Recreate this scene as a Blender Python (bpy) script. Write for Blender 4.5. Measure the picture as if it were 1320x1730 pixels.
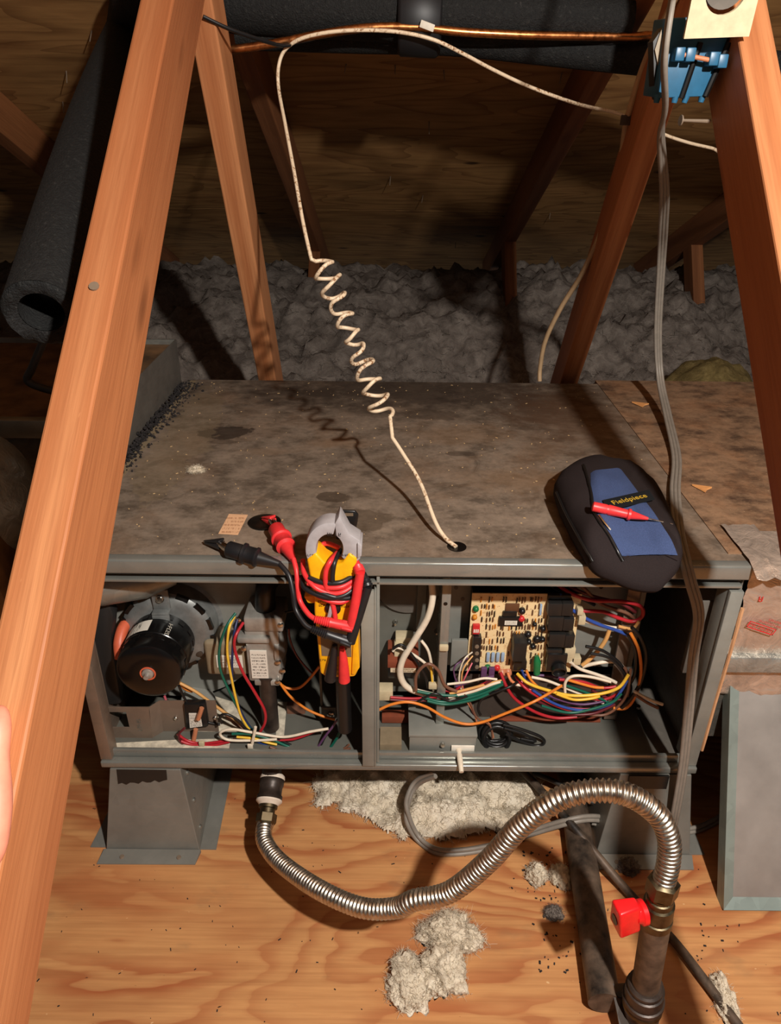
import bpy, bmesh, math, random
from mathutils import Vector, Matrix, noise
random.seed(7)
for _o in list(bpy.data.objects): bpy.data.objects.remove(_o)
SC = bpy.context.scene
COL = SC.collection
rad = math.radians

# ------------------------------------------------------------------ camera
F_PX = 1251.5
PITCH, ROLL = rad(27.89), rad(.614)
CAM = Vector((0, -.778, .989))
_fw = Vector((0, math.cos(PITCH), -math.sin(PITCH)))
_ri = Vector((1, 0, 0)); _up = _ri.cross(_fw)
_r2 = _ri*math.cos(ROLL) + _up*math.sin(ROLL)
_u2 = -_ri*math.sin(ROLL) + _up*math.cos(ROLL)
cd = bpy.data.cameras.new('camera'); cam = bpy.data.objects.new('camera', cd); COL.objects.link(cam)
cd.sensor_fit = 'VERTICAL'; cd.sensor_height = 36; cd.lens = F_PX/1730*36
cd.clip_start = .02; cd.clip_end = 50
cam.matrix_world = Matrix(((_r2.x, _u2.x, -_fw.x, CAM.x), (_r2.y, _u2.y, -_fw.y, CAM.y), (_r2.z, _u2.z, -_fw.z, CAM.z), (0, 0, 0, 1)))
SC.camera = cam
SC.view_settings.view_transform = 'Standard'; SC.view_settings.look = 'None'
SC.view_settings.gamma = 1; SC.view_settings.use_curve_mapping = False
SC.view_settings.exposure = 0.0

# ------------------------------------------------------------------ light: the technician's work lamp, dim attic air
w = bpy.data.worlds.new('attic_air'); SC.world = w; w.use_nodes = True
w.node_tree.nodes['Background'].inputs[0].default_value = (1, .97, .93, 1)
w.node_tree.nodes['Background'].inputs[1].default_value = .05
ld = bpy.data.lights.new('work_lamp', 'POINT'); ld.energy = 104; ld.color = (1, .94, .87); ld.shadow_soft_size = .022
lamp = bpy.data.objects.new('work_lamp', ld); lamp.location = (.392, -.91, 1.40); COL.objects.link(lamp)

# ------------------------------------------------------------------ measuring: a photo position on a known plane -> a point in the attic
def ray(px, py): return _fw + _r2*((px-660)/F_PX) - _u2*((py-865)/F_PX)
def at(px, py, X=None, Y=None, Z=None):
    d = ray(px, py)
    if X is not None: t = (X-CAM.x)/d.x
    elif Y is not None: t = (Y-CAM.y)/d.y
    else: t = (Z-CAM.z)/d.z
    return CAM + d*t

# ------------------------------------------------------------------ materials
def lin(c):
    return tuple(((v/255)/12.92 if v/255 <= .04045 else ((v/255+.055)/1.055)**2.4) for v in c) + (1,)
class NT:
    def __init__(s, name):
        m = bpy.data.materials.new(name); m.use_nodes = True; s.m = m; s.t = m.node_tree; s.b = s.t.nodes['Principled BSDF']
        s.co = None
    def n(s, typ, **kw):
        x = s.t.nodes.new(typ)
        for k, v in kw.items():
            if k.startswith('i_'): x.inputs[k[2:].replace('_', ' ')].default_value = v
            else: setattr(x, k, v)
        return x
    def l(s, a, b): s.t.links.new(a, b)
    def coord(s, kind='Object', scale=(1, 1, 1), loc=(0, 0, 0), rand=False):
        tc = s.n('ShaderNodeTexCoord'); mp = s.n('ShaderNodeMapping')
        mp.inputs['Scale'].default_value = scale; mp.inputs['Location'].default_value = loc
        if rand:
            oi = s.n('ShaderNodeObjectInfo'); ma = s.n('ShaderNodeVectorMath', operation='SCALE'); ma.inputs[0].default_value = (37, 23, 11)
            s.l(oi.outputs['Random'], ma.inputs['Scale']); ad = s.n('ShaderNodeVectorMath', operation='ADD')
            s.l(tc.outputs[kind], ad.inputs[0]); s.l(ma.outputs[0], ad.inputs[1]); s.l(ad.outputs[0], mp.inputs[0])
        else: s.l(tc.outputs[kind], mp.inputs[0])
        return mp.outputs[0]
    def noise(s, vec, scale, detail=4, rough=.55, dist=0):
        x = s.n('ShaderNodeTexNoise'); x.inputs['Scale'].default_value = scale; x.inputs['Detail'].default_value = detail
        x.inputs['Roughness'].default_value = rough; x.inputs['Distortion'].default_value = dist
        s.l(vec, x.inputs['Vector']); return x.outputs['Fac']
    def ramp(s, fac, stops, interp='LINEAR'):
        r = s.n('ShaderNodeValToRGB'); e = r.color_ramp.elements; r.color_ramp.interpolation = interp
        while len(e) < len(stops): e.new(.5)
        for el, (p, c) in zip(e, stops):
            el.position = p; el.color = lin(c) if len(c) == 3 and max(c) > 1 else (c + (1,) if len(c) == 3 else c)
        s.l(fac, r.inputs[0]); return r.outputs[0]
    def step(s, fac, a, b):
        r = s.n('ShaderNodeMapRange'); r.inputs['From Min'].default_value = a; r.inputs['From Max'].default_value = b
        r.clamp = True; s.l(fac, r.inputs['Value']); return r.outputs[0]
    def math(s, op, a, b=None):
        x = s.n('ShaderNodeMath', operation=op)
        for i, v in enumerate((a, b)):
            if v is None: continue
            if isinstance(v, (int, float)): x.inputs[i].default_value = v
            else: s.l(v, x.inputs[i])
        return x.outputs[0]
    def mix(s, fac, a, b, blend='MIX'):
        x = s.n('ShaderNodeMix', data_type='RGBA', blend_type=blend)
        for sock, v in ((x.inputs['Factor'], fac), (x.inputs[6], a), (x.inputs[7], b)):
            if isinstance(v, (int, float)): sock.default_value = v
            elif isinstance(v, tuple): sock.default_value = lin(v) if len(v) == 3 else v
            else: s.l(v, sock)
        return x.outputs[2]
    def bump(s, h, strength=.3, dist=.002):
        b = s.n('ShaderNodeBump'); b.inputs['Strength'].default_value = strength; b.inputs['Distance'].default_value = dist
        s.l(h, b.inputs['Height']); s.l(b.outputs[0], s.b.inputs['Normal'])
    def out(s, col=None, rough=.5, metal=0, spec=None):
        if col is not None:
            if isinstance(col, tuple): s.b.inputs['Base Color'].default_value = lin(col)
            else: s.l(col, s.b.inputs['Base Color'])
        if isinstance(rough, (int, float)): s.b.inputs['Roughness'].default_value = rough
        else: s.l(rough, s.b.inputs['Roughness'])
        s.b.inputs['Metallic'].default_value = metal
        if spec is not None: s.b.inputs['Specular IOR Level'].default_value = spec
        return s.m
MATS = {}
def plain(name, c, rough=.5, metal=0, var=.12, scale=60, bump=.1, spec=None):
    """one colour with a little mottling, grime and relief"""
    if name in MATS: return MATS[name]
    t = NT(name); v = t.coord()
    f = t.noise(v, scale, 5, .6)
    lo = tuple(max(0, x*(1-var)) for x in c); hi = tuple(min(255, x*(1+var)) for x in c)
    col = t.ramp(f, [(.3, lo), (.7, hi)])
    if bump: t.bump(f, bump, .001)
    MATS[name] = t.out(col, rough, metal, spec); return MATS[name]
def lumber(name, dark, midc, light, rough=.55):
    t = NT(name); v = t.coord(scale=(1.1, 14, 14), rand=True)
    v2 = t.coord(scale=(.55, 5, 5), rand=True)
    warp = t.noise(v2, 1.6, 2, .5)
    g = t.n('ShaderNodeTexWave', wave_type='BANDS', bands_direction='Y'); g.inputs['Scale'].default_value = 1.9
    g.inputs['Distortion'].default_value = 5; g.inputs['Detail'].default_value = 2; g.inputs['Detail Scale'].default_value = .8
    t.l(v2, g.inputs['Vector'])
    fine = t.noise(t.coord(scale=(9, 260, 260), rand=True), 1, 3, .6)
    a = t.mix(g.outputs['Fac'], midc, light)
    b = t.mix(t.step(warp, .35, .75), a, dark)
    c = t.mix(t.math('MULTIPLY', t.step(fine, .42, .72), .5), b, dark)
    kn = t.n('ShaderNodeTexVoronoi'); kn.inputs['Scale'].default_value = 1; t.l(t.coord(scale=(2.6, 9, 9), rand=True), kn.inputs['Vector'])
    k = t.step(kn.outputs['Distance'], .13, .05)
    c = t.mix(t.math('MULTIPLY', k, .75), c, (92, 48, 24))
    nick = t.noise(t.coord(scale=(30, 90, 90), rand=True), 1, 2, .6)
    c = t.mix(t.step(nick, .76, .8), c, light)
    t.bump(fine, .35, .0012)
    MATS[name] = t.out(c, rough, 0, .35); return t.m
lumber('fir', (142, 82, 48), (180, 114, 71), (200, 136, 90))
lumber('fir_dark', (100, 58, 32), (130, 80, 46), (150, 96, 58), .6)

def plywood_floor():
    t = NT('plywood_floor'); v = t.coord(scale=(1.0, 2.6, 1), loc=(3.1, .35, 0))
    sx = t.n('ShaderNodeSeparateXYZ'); t.l(t.coord(), sx.inputs[0])
    h = t.math('ADD', t.math('MULTIPLY', t.noise(v, 1.25, 2, .4, .15), 1.25), t.math('MULTIPLY', t.noise(t.coord(scale=(2.2, 9, 1)), 2.0, 3, .5), .16))
    h = t.math('ADD', h, t.math('MULTIPLY', sx.outputs[1], .55))
    rings = t.math('FRACT', t.math('MULTIPLY', h, 17.0))
    streak = t.noise(t.coord(scale=(4, 150, 1)), 1, 5, .65)
    base = t.ramp(t.noise(t.coord(scale=(1.4, 3.5, 1)), 2.2, 4), [(.3, (186, 130, 82)), (.5, (206, 150, 96)), (.72, (186, 120, 72))])
    band = t.ramp(rings, [(0, (.35,)*3), (.12, (0, 0, 0)), (.45, (.1,)*3), (.84, (.9,)*3), (.95, (1, 1, 1)), (1, (.35,)*3)])
    amt = t.math('MULTIPLY', band, t.ramp(t.noise(t.coord(scale=(1.5, 4, 1), loc=(5, 2, 0)), 1.6, 3), [(.34, (.25,)*3), (.62, (1, 1, 1))]))
    c = t.mix(t.math('MULTIPLY', amt, .85), base, (158, 80, 44))
    c = t.mix(t.math('MULTIPLY', t.step(streak, .42, .75), .5), c, (146, 92, 54))
    # weather-grey smudges, knots, flecks
    smud = t.step(t.noise(t.coord(scale=(3, 7, 1), loc=(1, 4, 0)), 2.2, 5, .62), .6, .72)
    c = t.mix(t.math('MULTIPLY', smud, .42), c, (134, 106, 76))
    kn = t.n('ShaderNodeTexVoronoi'); kn.inputs['Scale'].default_value = 1; t.l(t.coord(scale=(2.3, 4.4, 1), loc=(.36, .2, 0)), kn.inputs['Vector'])
    c = t.mix(t.math('MULTIPLY', t.step(kn.outputs['Distance'], .085, .045), .7), c, (88, 54, 34))
    fl = t.noise(t.coord(scale=(60, 110, 1)), 1, 2, .5)
    c = t.mix(t.step(fl, .745, .78), c, (70, 46, 30))
    c = t.mix(t.math('MULTIPLY', t.step(fl, .24, .21), .8), c, (228, 190, 140))
    t.bump(streak, .25, .001)
    MATS['plywood_floor'] = t.out(c, .52, 0, .35)
plywood_floor()
def plywood_roof():
    t = NT('plywood_roof'); v = t.coord(scale=(.8, 3.4, 1), loc=(.4, 1.1, 0))
    h = t.noise(v, 1.3, 3, .45, .3)
    rings = t.math('FRACT', t.math('MULTIPLY', h, 16))
    base = t.ramp(t.noise(t.coord(scale=(1.2, 4, 1)), 2.4, 4), [(.3, (142, 106, 64)), (.55, (176, 132, 82)), (.75, (136, 94, 56))])
    c = t.mix(t.math('MULTIPLY', t.step(rings, .6, 1), .5), base, (96, 58, 30))
    st = t.noise(t.coord(scale=(5, 60, 1)), 1, 4)
    c = t.mix(t.math('MULTIPLY', t.step(st, .5, .8), .45), c, (82, 50, 28))
    kn = t.n('ShaderNodeTexVoronoi'); kn.inputs['Scale'].default_value = 1; t.l(t.coord(scale=(3.6, 8, 1)), kn.inputs['Vector'])
    c = t.mix(t.math('MULTIPLY', t.step(kn.outputs['Distance'], .1, .05), .85), c, (40, 22, 12))
    t.bump(st, .3, .0015)
    MATS['plywood_roof'] = t.out(c, .7, 0, .2)
plywood_roof()
def stained(name, base, dark, rust, stains, k=1.0):
    """grimy sheet steel with water marks; stains: (x, y, rx, ry, strength, colour) in metres"""
    t = NT(name); o = t.coord()
    f = t.noise(o, 7, 7, .62, .3); f2 = t.noise(t.coord(scale=(1, 1.5, 1)), 17, 8, .7); f3 = t.noise(o, 95, 4, .6)
    c = t.ramp(f2, [(.36, dark), (.5, base), (.66, tuple(min(255, v*1.14) for v in base))])
    bl = t.noise(o, 13, 6, .6, .6); c = t.mix(t.math('MULTIPLY', t.step(bl, .6, .66), .5), c, tuple(v*.7 for v in dark))
    c = t.mix(t.math('MULTIPLY', t.step(f, .5, .68), .55*k), c, rust)
    c = t.mix(t.math('MULTIPLY', t.step(f3, .48, .72), .35), c, dark)
    gr = t.noise(o, 38, 8, .72); c = t.mix(t.math('MULTIPLY', t.step(gr, .5, .62), .4), c, dark); c = t.mix(t.math('MULTIPLY', t.step(gr, .44, .34), .35), c, tuple(min(255, v*1.18) for v in base))
    wv = t.noise(o, 26, 4, .6)
    sx = t.n('ShaderNodeSeparateXYZ'); t.l(o, sx.inputs[0])
    wob = t.math('ADD', t.math('MULTIPLY', t.math('SUBTRACT', wv, .5), 1.5), t.math('MULTIPLY', t.math('SUBTRACT', f3, .5), .5))
    for (x, y, rx, ry, s, cc) in stains:
        dx = t.math('DIVIDE', t.math('SUBTRACT', sx.outputs[0], x), rx); dy = t.math('DIVIDE', t.math('SUBTRACT', sx.outputs[1], y), ry)
        d = t.math('ADD', t.math('SQRT', t.math('ADD', t.math('MULTIPLY', dx, dx), t.math('MULTIPLY', dy, dy))), wob)
        c = t.mix(t.math('MULTIPLY', t.step(d, 1.0, .88 if rx < .06 else .35), s), c, cc)
    sp = t.noise(o, 330, 2, .5)
    c = t.mix(t.step(sp, .73, .76), c, (196, 168, 128))
    c = t.mix(t.math('MULTIPLY', t.step(sp, .25, .23), .8), c, (40, 30, 24))
    t.bump(f3, .25, .0008)
    MATS[name] = t.out(c, t.ramp(f2, [(.3, (.78,)*3), (.7, (.55,)*3)]), 0, .3)
def wool(name, a, b, c):
    t = NT(name); o = t.coord()
    f = t.noise(o, 22, 8, .7, .8); g = t.noise(o, 160, 5, .7, 1.2)
    col = t.ramp(f, [(.28, a), (.5, b), (.74, c)])
    col = t.mix(t.math('MULTIPLY', t.step(g, .52, .75), .4), col, a)
    sp = t.noise(o, 240, 1, .5); col = t.mix(t.step(sp, .77, .8), col, (50, 36, 28))
    t.bump(t.math('ADD', t.math('MULTIPLY', f, 2.0), g), .7, .004)
    MATS[name] = t.out(col, .95, 0, .1)
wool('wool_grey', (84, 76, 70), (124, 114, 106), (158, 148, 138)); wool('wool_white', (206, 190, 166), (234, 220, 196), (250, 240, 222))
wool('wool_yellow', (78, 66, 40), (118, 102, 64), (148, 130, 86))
def galvanised(name, c, rough=.36, metal=.75, spangle=.16):
    t = NT(name); o = t.coord()
    vz = t.n('ShaderNodeTexVoronoi'); vz.inputs['Scale'].default_value = 60; t.l(o, vz.inputs['Vector'])
    f = t.noise(o, 9, 5, .6); f2 = t.noise(t.coord(scale=(1, 1, 6)), 30, 4)
    col = t.ramp(f, [(.3, tuple(v*.84 for v in c)), (.7, c)])
    sep = t.n('ShaderNodeSeparateColor'); t.l(vz.outputs['Color'], sep.inputs[0])
    col = t.mix(t.math('MULTIPLY', sep.outputs[0], spangle), col, tuple(min(255, v*1.25) for v in c))
    MATS[name] = t.out(col, t.ramp(f2, [(.3, (rough,)*3), (.7, (rough+.18,)*3)]), metal)
galvanised('galv', (158, 158, 150)); galvanised('galv_dull', (140, 138, 130), .42, .35, .08)
galvanised('cab_grey', (146, 146, 138), .42, .2, .06); galvanised('cab_edge', (152, 153, 146), .13, .45, .04); galvanised('cab_brown', (138, 118, 102), .4, .35)
galvanised('cab_inside', (112, 106, 98), .5, .3); galvanised('cab_green', (114, 113, 104), .5, .2, .05); galvanised('sheet_door', (172, 166, 160), .4, .35, .02)
galvanised('door_edge', (150, 164, 158), .42, .3)
def foil(name, c, rough=.22):
    t = NT(name); o = t.coord(); f = t.noise(o, 26, 5, .6, 1.5); g = t.noise(o, 90, 3)
    col = t.ramp(f, [(.3, tuple(v*.8 for v in c)), (.7, c)])
    t.bump(t.math('ADD', f, t.math('MULTIPLY', g, .3)), .6, .006)
    MATS[name] = t.out(col, rough, .55)
foil('foil', (214, 196, 180), .3); foil('foil_dull', (176, 178, 172), .34); foil('foil_dark', (120, 116, 108), .4)
def printed(name, paper, ink, rows=(300, 40), thr=.52):
    """paper with rows of print too small to read"""
    t = NT(name); tc = t.n('ShaderNodeTexCoord'); sx = t.n('ShaderNodeSeparateXYZ'); t.l(tc.outputs['Generated'], sx.inputs[0])
    row = t.math('FRACT', t.math('MULTIPLY', sx.outputs[2 if rows[1] > 0 else 1], abs(rows[1])))
    f = t.noise(t.coord('Generated', scale=(rows[0]*.12, 3, abs(rows[1])*.9) if rows[1] > 0 else (rows[0]*.12, abs(rows[1])*.9, 3)), 1, 2, .7)
    k = t.math('MULTIPLY', t.step(row, .45, .5), t.step(f, thr-.03, thr))
    edge = t.math('MULTIPLY', t.step(t.math('ABSOLUTE', t.math('SUBTRACT', sx.outputs[0], .5)), .44, .4), t.step(t.math('ABSOLUTE', t.math('SUBTRACT', sx.outputs[2 if rows[1] > 0 else 1], .5)), .44, .4))
    c = t.mix(t.math('MULTIPLY', t.math('MULTIPLY', k, edge), .85), paper, ink)
    MATS[name] = t.out(c, .6, 0)
printed('label_white', (226, 218, 204), (50, 46, 44), (200, 9)); printed('label_peach', (222, 176, 136), (178, 130, 96), (160, -6), .5)
printed('label_tan', (208, 190, 160), (96, 74, 56), (140, 4), .45)
def foam():
    t = NT('black_foam'); o = t.coord(); f = t.noise(o, 180, 3, .7); g = t.noise(o, 420, 2, .6)
    c = t.ramp(f, [(.35, (13, 13, 13)), (.62, (24, 24, 23)), (.78, (58, 56, 53))])
    t.bump(t.math('ADD', f, g), .7, .003); MATS['black_foam'] = t.out(c, .8, 0, .35)
foam()
def cloth(name, c):
    t = NT(name); o = t.coord(); f = t.noise(o, 900, 2, .6); g = t.noise(o, 12, 4)
    col = t.mix(t.math('MULTIPLY', g, .35), c, tuple(v*.6 for v in c)); col = t.mix(t.math('MULTIPLY', t.step(f, .4, .7), .3), col, tuple(min(255, v*1.35) for v in c))
    t.bump(f, .3, .0006); MATS[name] = t.out(col, .9, 0, .15)
cloth('cloth_blue', (62, 76, 112)); cloth('cloth_black', (40, 33, 33)); cloth('cloth_tag', (24, 26, 28))
def speckled_cable():
    t = NT('old_white_cable'); o = t.coord(); f = t.noise(o, 240, 4, .65); g = t.noise(o, 30, 3)
    c = t.mix(t.math('MULTIPLY', t.step(f, .5, .6), t.step(g, .42, .6)), (224, 202, 172), (140, 98, 62)); MATS['old_white_cable'] = t.out(c, .45)
speckled_cable()
def board_mat():
    t = NT('circuit_board'); o = t.coord(); v = t.n('ShaderNodeTexVoronoi'); v.inputs['Scale'].default_value = 190; t.l(o, v.inputs['Vector'])
    f = t.noise(t.coord(scale=(1, 1, 2.2)), 150, 3)
    c = t.mix(t.math('MULTIPLY', t.step(f, .58, .64), .5), (236, 208, 158), (190, 140, 88)); c = t.mix(t.step(v.outputs['Distance'], .16, .1), c, (120, 84, 50))
    MATS['circuit_board'] = t.out(c, .45)
board_mat()
def brushed(name, c, rough=.25):
    t = NT(name); f = t.noise(t.coord(), 130, 3); MATS[name] = t.out(t.ramp(f, [(.3, tuple(v*.8 for v in c)), (.7, c)]), t.ramp(f, [(.3, (rough,)*3), (.8, (rough+.2,)*3)]), 1.0)
brushed('stainless', (206, 198, 184), .26); brushed('brass_dark', (112, 100, 78), .36); brushed('copper', (208, 138, 84), .24); brushed('chrome', (220, 216, 208), .15)
plain('cast_alu', (164, 160, 152), .36, .45, .1, 60, .1)
for nm, c, r in [('w_red', (176, 34, 44), .38), ('w_white', (226, 212, 190), .4), ('w_green', (16, 92, 74), .38), ('w_yellow', (232, 186, 60), .38), ('w_blue', (44, 74, 150), .38),
                 ('w_navy', (34, 44, 84), .4), ('w_black', (22, 21, 21), .38), ('w_orange', (222, 128, 46), .38), ('w_brown', (116, 78, 60), .42), ('w_tan', (214, 160, 96), .4),
                 ('w_purple', (96, 60, 96), .4), ('w_pink', (206, 96, 108), .4), ('w_copper', (190, 120, 84), .4), ('w_maroon', (96, 30, 36), .4), ('w_peach', (226, 138, 92), .4),
                 ('meter_yellow', (248, 176, 16), .42), ('meter_grey', (166, 162, 164), .42), ('lead_red', (222, 52, 54), .42), ('lead_black', (28, 28, 30), .4),
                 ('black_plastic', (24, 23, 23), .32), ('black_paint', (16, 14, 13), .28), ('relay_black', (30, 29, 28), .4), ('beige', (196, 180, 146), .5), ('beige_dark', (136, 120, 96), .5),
                 ('valve_red', (232, 30, 34), .3), ('box_blue', (36, 90, 122), .4), ('cream_plate', (204, 186, 152), .55), ('screen_grey', (112, 96, 78), .25), ('red_print', (206, 44, 46), .5),
                 ('gold_print', (196, 160, 52), .5), ('ink', (38, 34, 34), .5), ('tape_black', (22, 22, 24), .5), ('shield_brown', (66, 54, 46), .7), ('orange_tube', (206, 96, 64), .45), ('comp_green', (24, 110, 62), .35), ('comp_orange', (206, 130, 40), .35),
                 ('comp_red', (200, 42, 44), .35), ('comp_blue', (150, 172, 196), .4), ('comp_brown', (96, 62, 40), .45), ('white_plastic', (232, 224, 210), .4), ('rubber', (30, 28, 27), .55),
                 ('grey_cord', (134, 126, 116), .45), ('tan_cable', (176, 146, 110), .55), ('dark_cord', (44, 40, 36), .5), ('old_iron', (62, 52, 44), .5), ('pipe_dope', (222, 206, 188), .85), ('duct_tape', (30, 29, 28), .35),
                 ('board_edge', (196, 146, 104), .8), ('rust', (128, 60, 34), .85), ('nail_steel', (120, 104, 88), .4), ('bone', (206, 198, 182), .6), ('wood_chip', (214, 150, 90), .7), ('pale_flake', (196, 164, 118), .7), ('print_board', (190, 128, 92), .6)]:
    plain(nm, c, r, 0, .05, 90, .03)
plain('skin', (222, 142, 116), .5, 0, .08, 40, .15); plain('nail_skin', (236, 180, 156), .35, 0, .05, 40, 0)
plain('iron_black', (58, 48, 42), .42, .35, .35, 45, .3); plain('motor_black', (14, 13, 13), .22, .1, .1, 60, .05); plain('dust_black', (34, 30, 30), .95, 0, .5, 120, .6)
plain('valve_grey', (156, 152, 144), .42, .3, .12, 40, .1); plain('ring_grey', (124, 126, 124), .4, .4, .15, 40, .1); plain('old_duct_brown', (92, 68, 44), .7, 0, .4, 14, .3)
plain('dirty_iron', (72, 60, 50), .55, .2, .6, 34, .7); plain('paper_old', (196, 186, 166), .75, 0, .2, 60, .2)

# ------------------------------------------------------------------ mesh helpers
class MB:
    def __init__(s): s.v = []; s.f = []
    def add(s, vs, fs):
        o = len(s.v); s.v += [Vector(v) for v in vs]; s.f += [tuple(i+o for i in f) for f in fs]; return s
    def box(s, lo, hi):
        x0, y0, z0 = lo; x1, y1, z1 = hi
        return s.add([(x0, y0, z0), (x1, y0, z0), (x1, y1, z0), (x0, y1, z0), (x0, y0, z1), (x1, y0, z1), (x1, y1, z1), (x0, y1, z1)],
                     [(0, 3, 2, 1), (4, 5, 6, 7), (0, 1, 5, 4), (1, 2, 6, 5), (2, 3, 7, 6), (3, 0, 4, 7)])
    def obox(s, c, size, R=None):
        c = Vector(c); hx, hy, hz = (q/2 for q in size); o = MB().box((-hx, -hy, -hz), (hx, hy, hz))
        return s.add([c + (R @ v if R else v) for v in o.v], o.f)
    def hexa(s, eight):
        return s.add(eight, [(0, 3, 2, 1), (4, 5, 6, 7), (0, 1, 5, 4), (1, 2, 6, 5), (2, 3, 7, 6), (3, 0, 4, 7)])
    def prism(s, pts, ext):
        ext = Vector(ext); n = len(pts); a = [Vector(p) for p in pts]
        s.add(a + [p+ext for p in a], [tuple(range(n))[::-1], tuple(range(n, 2*n))] + [(i, (i+1) % n, (i+1) % n+n, i+n) for i in range(n)]); return s
    def tube(s, pts, r, n=8, caps=True, flat=None, refup=None):
        pts = [Vector(p) for p in pts]; m = len(pts); rr = r if isinstance(r, (list, tuple)) else [r]*m
        T = []
        for i in range(m):
            d = pts[min(i+1, m-1)] - pts[max(i-1, 0)]; T.append(d.normalized() if d.length > 1e-9 else Vector((0, 0, 1)))
        up = Vector(refup) if refup else (Vector((0, 0, 1)) if abs(T[0].z) < .9 else Vector((1, 0, 0)))
        N = (up - T[0]*up.dot(T[0])).normalized(); vs = []; fs = []
        for i in range(m):
            if i: N = (N - T[i]*N.dot(T[i])); N = N.normalized() if N.length > 1e-6 else T[i].orthogonal().normalized()
            B = T[i].cross(N)
            for k in range(n):
                a = 2*math.pi*k/n; vs.append(pts[i] + (N*math.cos(a)*(flat or 1) + B*math.sin(a))*rr[i])
        for i in range(m-1):
            for k in range(n): fs.append((i*n+k, i*n+(k+1) % n, (i+1)*n+(k+1) % n, (i+1)*n+k))
        if caps: fs += [tuple(range(n))[::-1], tuple(range((m-1)*n, m*n))]
        return s.add(vs, fs)
    def cyl(s, a, b, r, r2=None, n=20, caps=True): return s.tube([a, b], [r, r if r2 is None else r2], n, caps)
    def lathe(s, o, axis, prof, n=24):
        o = Vector(o); axis = Vector(axis).normalized(); return s.tube_r(o, axis, prof, n)
    def tube_r(s, o, axis, prof, n):
        u = axis.orthogonal().normalized(); v = axis.cross(u); vs = []; fs = []
        for (t, r) in prof:
            for k in range(n):
                a = 2*math.pi*k/n; vs.append(o + axis*t + (u*math.cos(a)+v*math.sin(a))*max(r, 1e-5))
        m = len(prof)
        for i in range(m-1):
            for k in range(n): fs.append((i*n+k, i*n+(k+1) % n, (i+1)*n+(k+1) % n, (i+1)*n+k))
        fs += [tuple(range(n))[::-1], tuple(range((m-1)*n, m*n))]
        return s.add(vs, fs)
    def holed(s, c, u, v, hu, hv, r, ext, n=24, sq=None):
        """rectangular plate (half sizes hu, hv along unit vectors u, v) with a round hole, thickness ext"""
        c = Vector(c); u = Vector(u); v = Vector(v); ext = Vector(ext); out = []; inn = []
        for k in range(n):
            q = (k % (n//4))/(n//4)*2-1; x, y = ((q, -1), (1, q), (-q, 1), (-1, -q))[k//(n//4)]; a = math.atan2(y, x)
            out.append(c + u*(x*hu) + v*(y*hv)); inn.append(c + u*(math.cos(a)*r) + v*(math.sin(a)*r))
        cs = out + inn + [p+ext for p in out] + [p+ext for p in inn]; fs = []
        for k in range(n):
            j = (k+1) % n
            fs += [(k, j, n+j, n+k), (2*n+j, 2*n+k, 3*n+k, 3*n+j), (j, k, 2*n+k, 2*n+j), (n+k, n+j, 3*n+j, 3*n+k)]
        return s.add(cs, fs)
    def build(s, name, mat, parent=None, smooth=40, bevel=0, frame=None, label=None, kind=None, seg=2):
        bm = bmesh.new(); vs = [bm.verts.new(v) for v in s.v]
        for f in s.f:
            try: bm.faces.new([vs[i] for i in f])
            except ValueError: pass
        bmesh.ops.recalc_face_normals(bm, faces=bm.faces)
        if bevel:
            es = [e for e in bm.edges if len(e.link_faces) == 2 and e.calc_face_angle(0) > .6]
            bmesh.ops.bevel(bm, geom=es, offset=bevel, segments=seg, affect='EDGES', profile=.5, clamp_overlap=True)
        if frame is None:
            xs = [v.co for v in bm.verts]
            loc = Vector(((min(p.x for p in xs)+max(p.x for p in xs))/2, (min(p.y for p in xs)+max(p.y for p in xs))/2, min(p.z for p in xs)))
            for v in bm.verts: v.co -= loc
            mw = Matrix.Translation(loc)
        else: mw = frame
        me = bpy.data.meshes.new(name); bm.to_mesh(me); bm.free()
        if smooth:
            me.polygons.foreach_set('use_smooth', [True]*len(me.polygons)); me.set_sharp_from_angle(angle=rad(smooth))
        me.materials.append(MATS[mat] if isinstance(mat, str) else mat)
        return put(name, me, mw, parent, label, kind)
WM = {}
def put(name, me, mw, parent=None, label=None, kind=None):
    o = bpy.data.objects.new(name, me); COL.objects.link(o); WM[o.name] = mw
    if parent is not None:
        o.parent = parent; o.matrix_local = WM[parent.name].inverted() @ mw
    else: o.matrix_world = mw
    if label: o['label'] = label
    if kind: o['kind'] = kind
    return o
def empty(name, loc, label=None, cat=None, group=None, kind=None):
    o = bpy.data.objects.new(name, None); COL.objects.link(o); o.location = loc; o.empty_display_size = .05
    WM[o.name] = Matrix.Translation(Vector(loc)); return tag(o, label, cat, group, kind)
def tag(o, label=None, cat=None, group=None, kind=None):
    for k, v in (('label', label), ('category', cat), ('group', group), ('kind', kind)):
        if v: o[k] = v
    return o
def smooth_path(pts, sub=8):
    pts = [Vector(p) for p in pts]; out = []; n = len(pts)
    for i in range(n-1):
        p0 = pts[max(i-1, 0)]; p1 = pts[i]; p2 = pts[i+1]; p3 = pts[min(i+2, n-1)]
        for k in range(sub):
            t = k/sub; out.append(.5*((2*p1) + (p2-p0)*t + (2*p0-5*p1+4*p2-p3)*t*t + (3*p1-p0-3*p2+p3)*t*t*t))
    out.append(pts[-1]); return out
def pix(l):
    """[(px, py, Y) or (px, py, 'z', Z) or (px, py, 'x', X)] -> points"""
    o = []
    for q in l:
        if q[2] == 'z': o.append(at(q[0], q[1], Z=q[3]))
        elif q[2] == 'x': o.append(at(q[0], q[1], X=q[3]))
        else: o.append(at(q[0], q[1], Y=q[2]))
    return o
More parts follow.
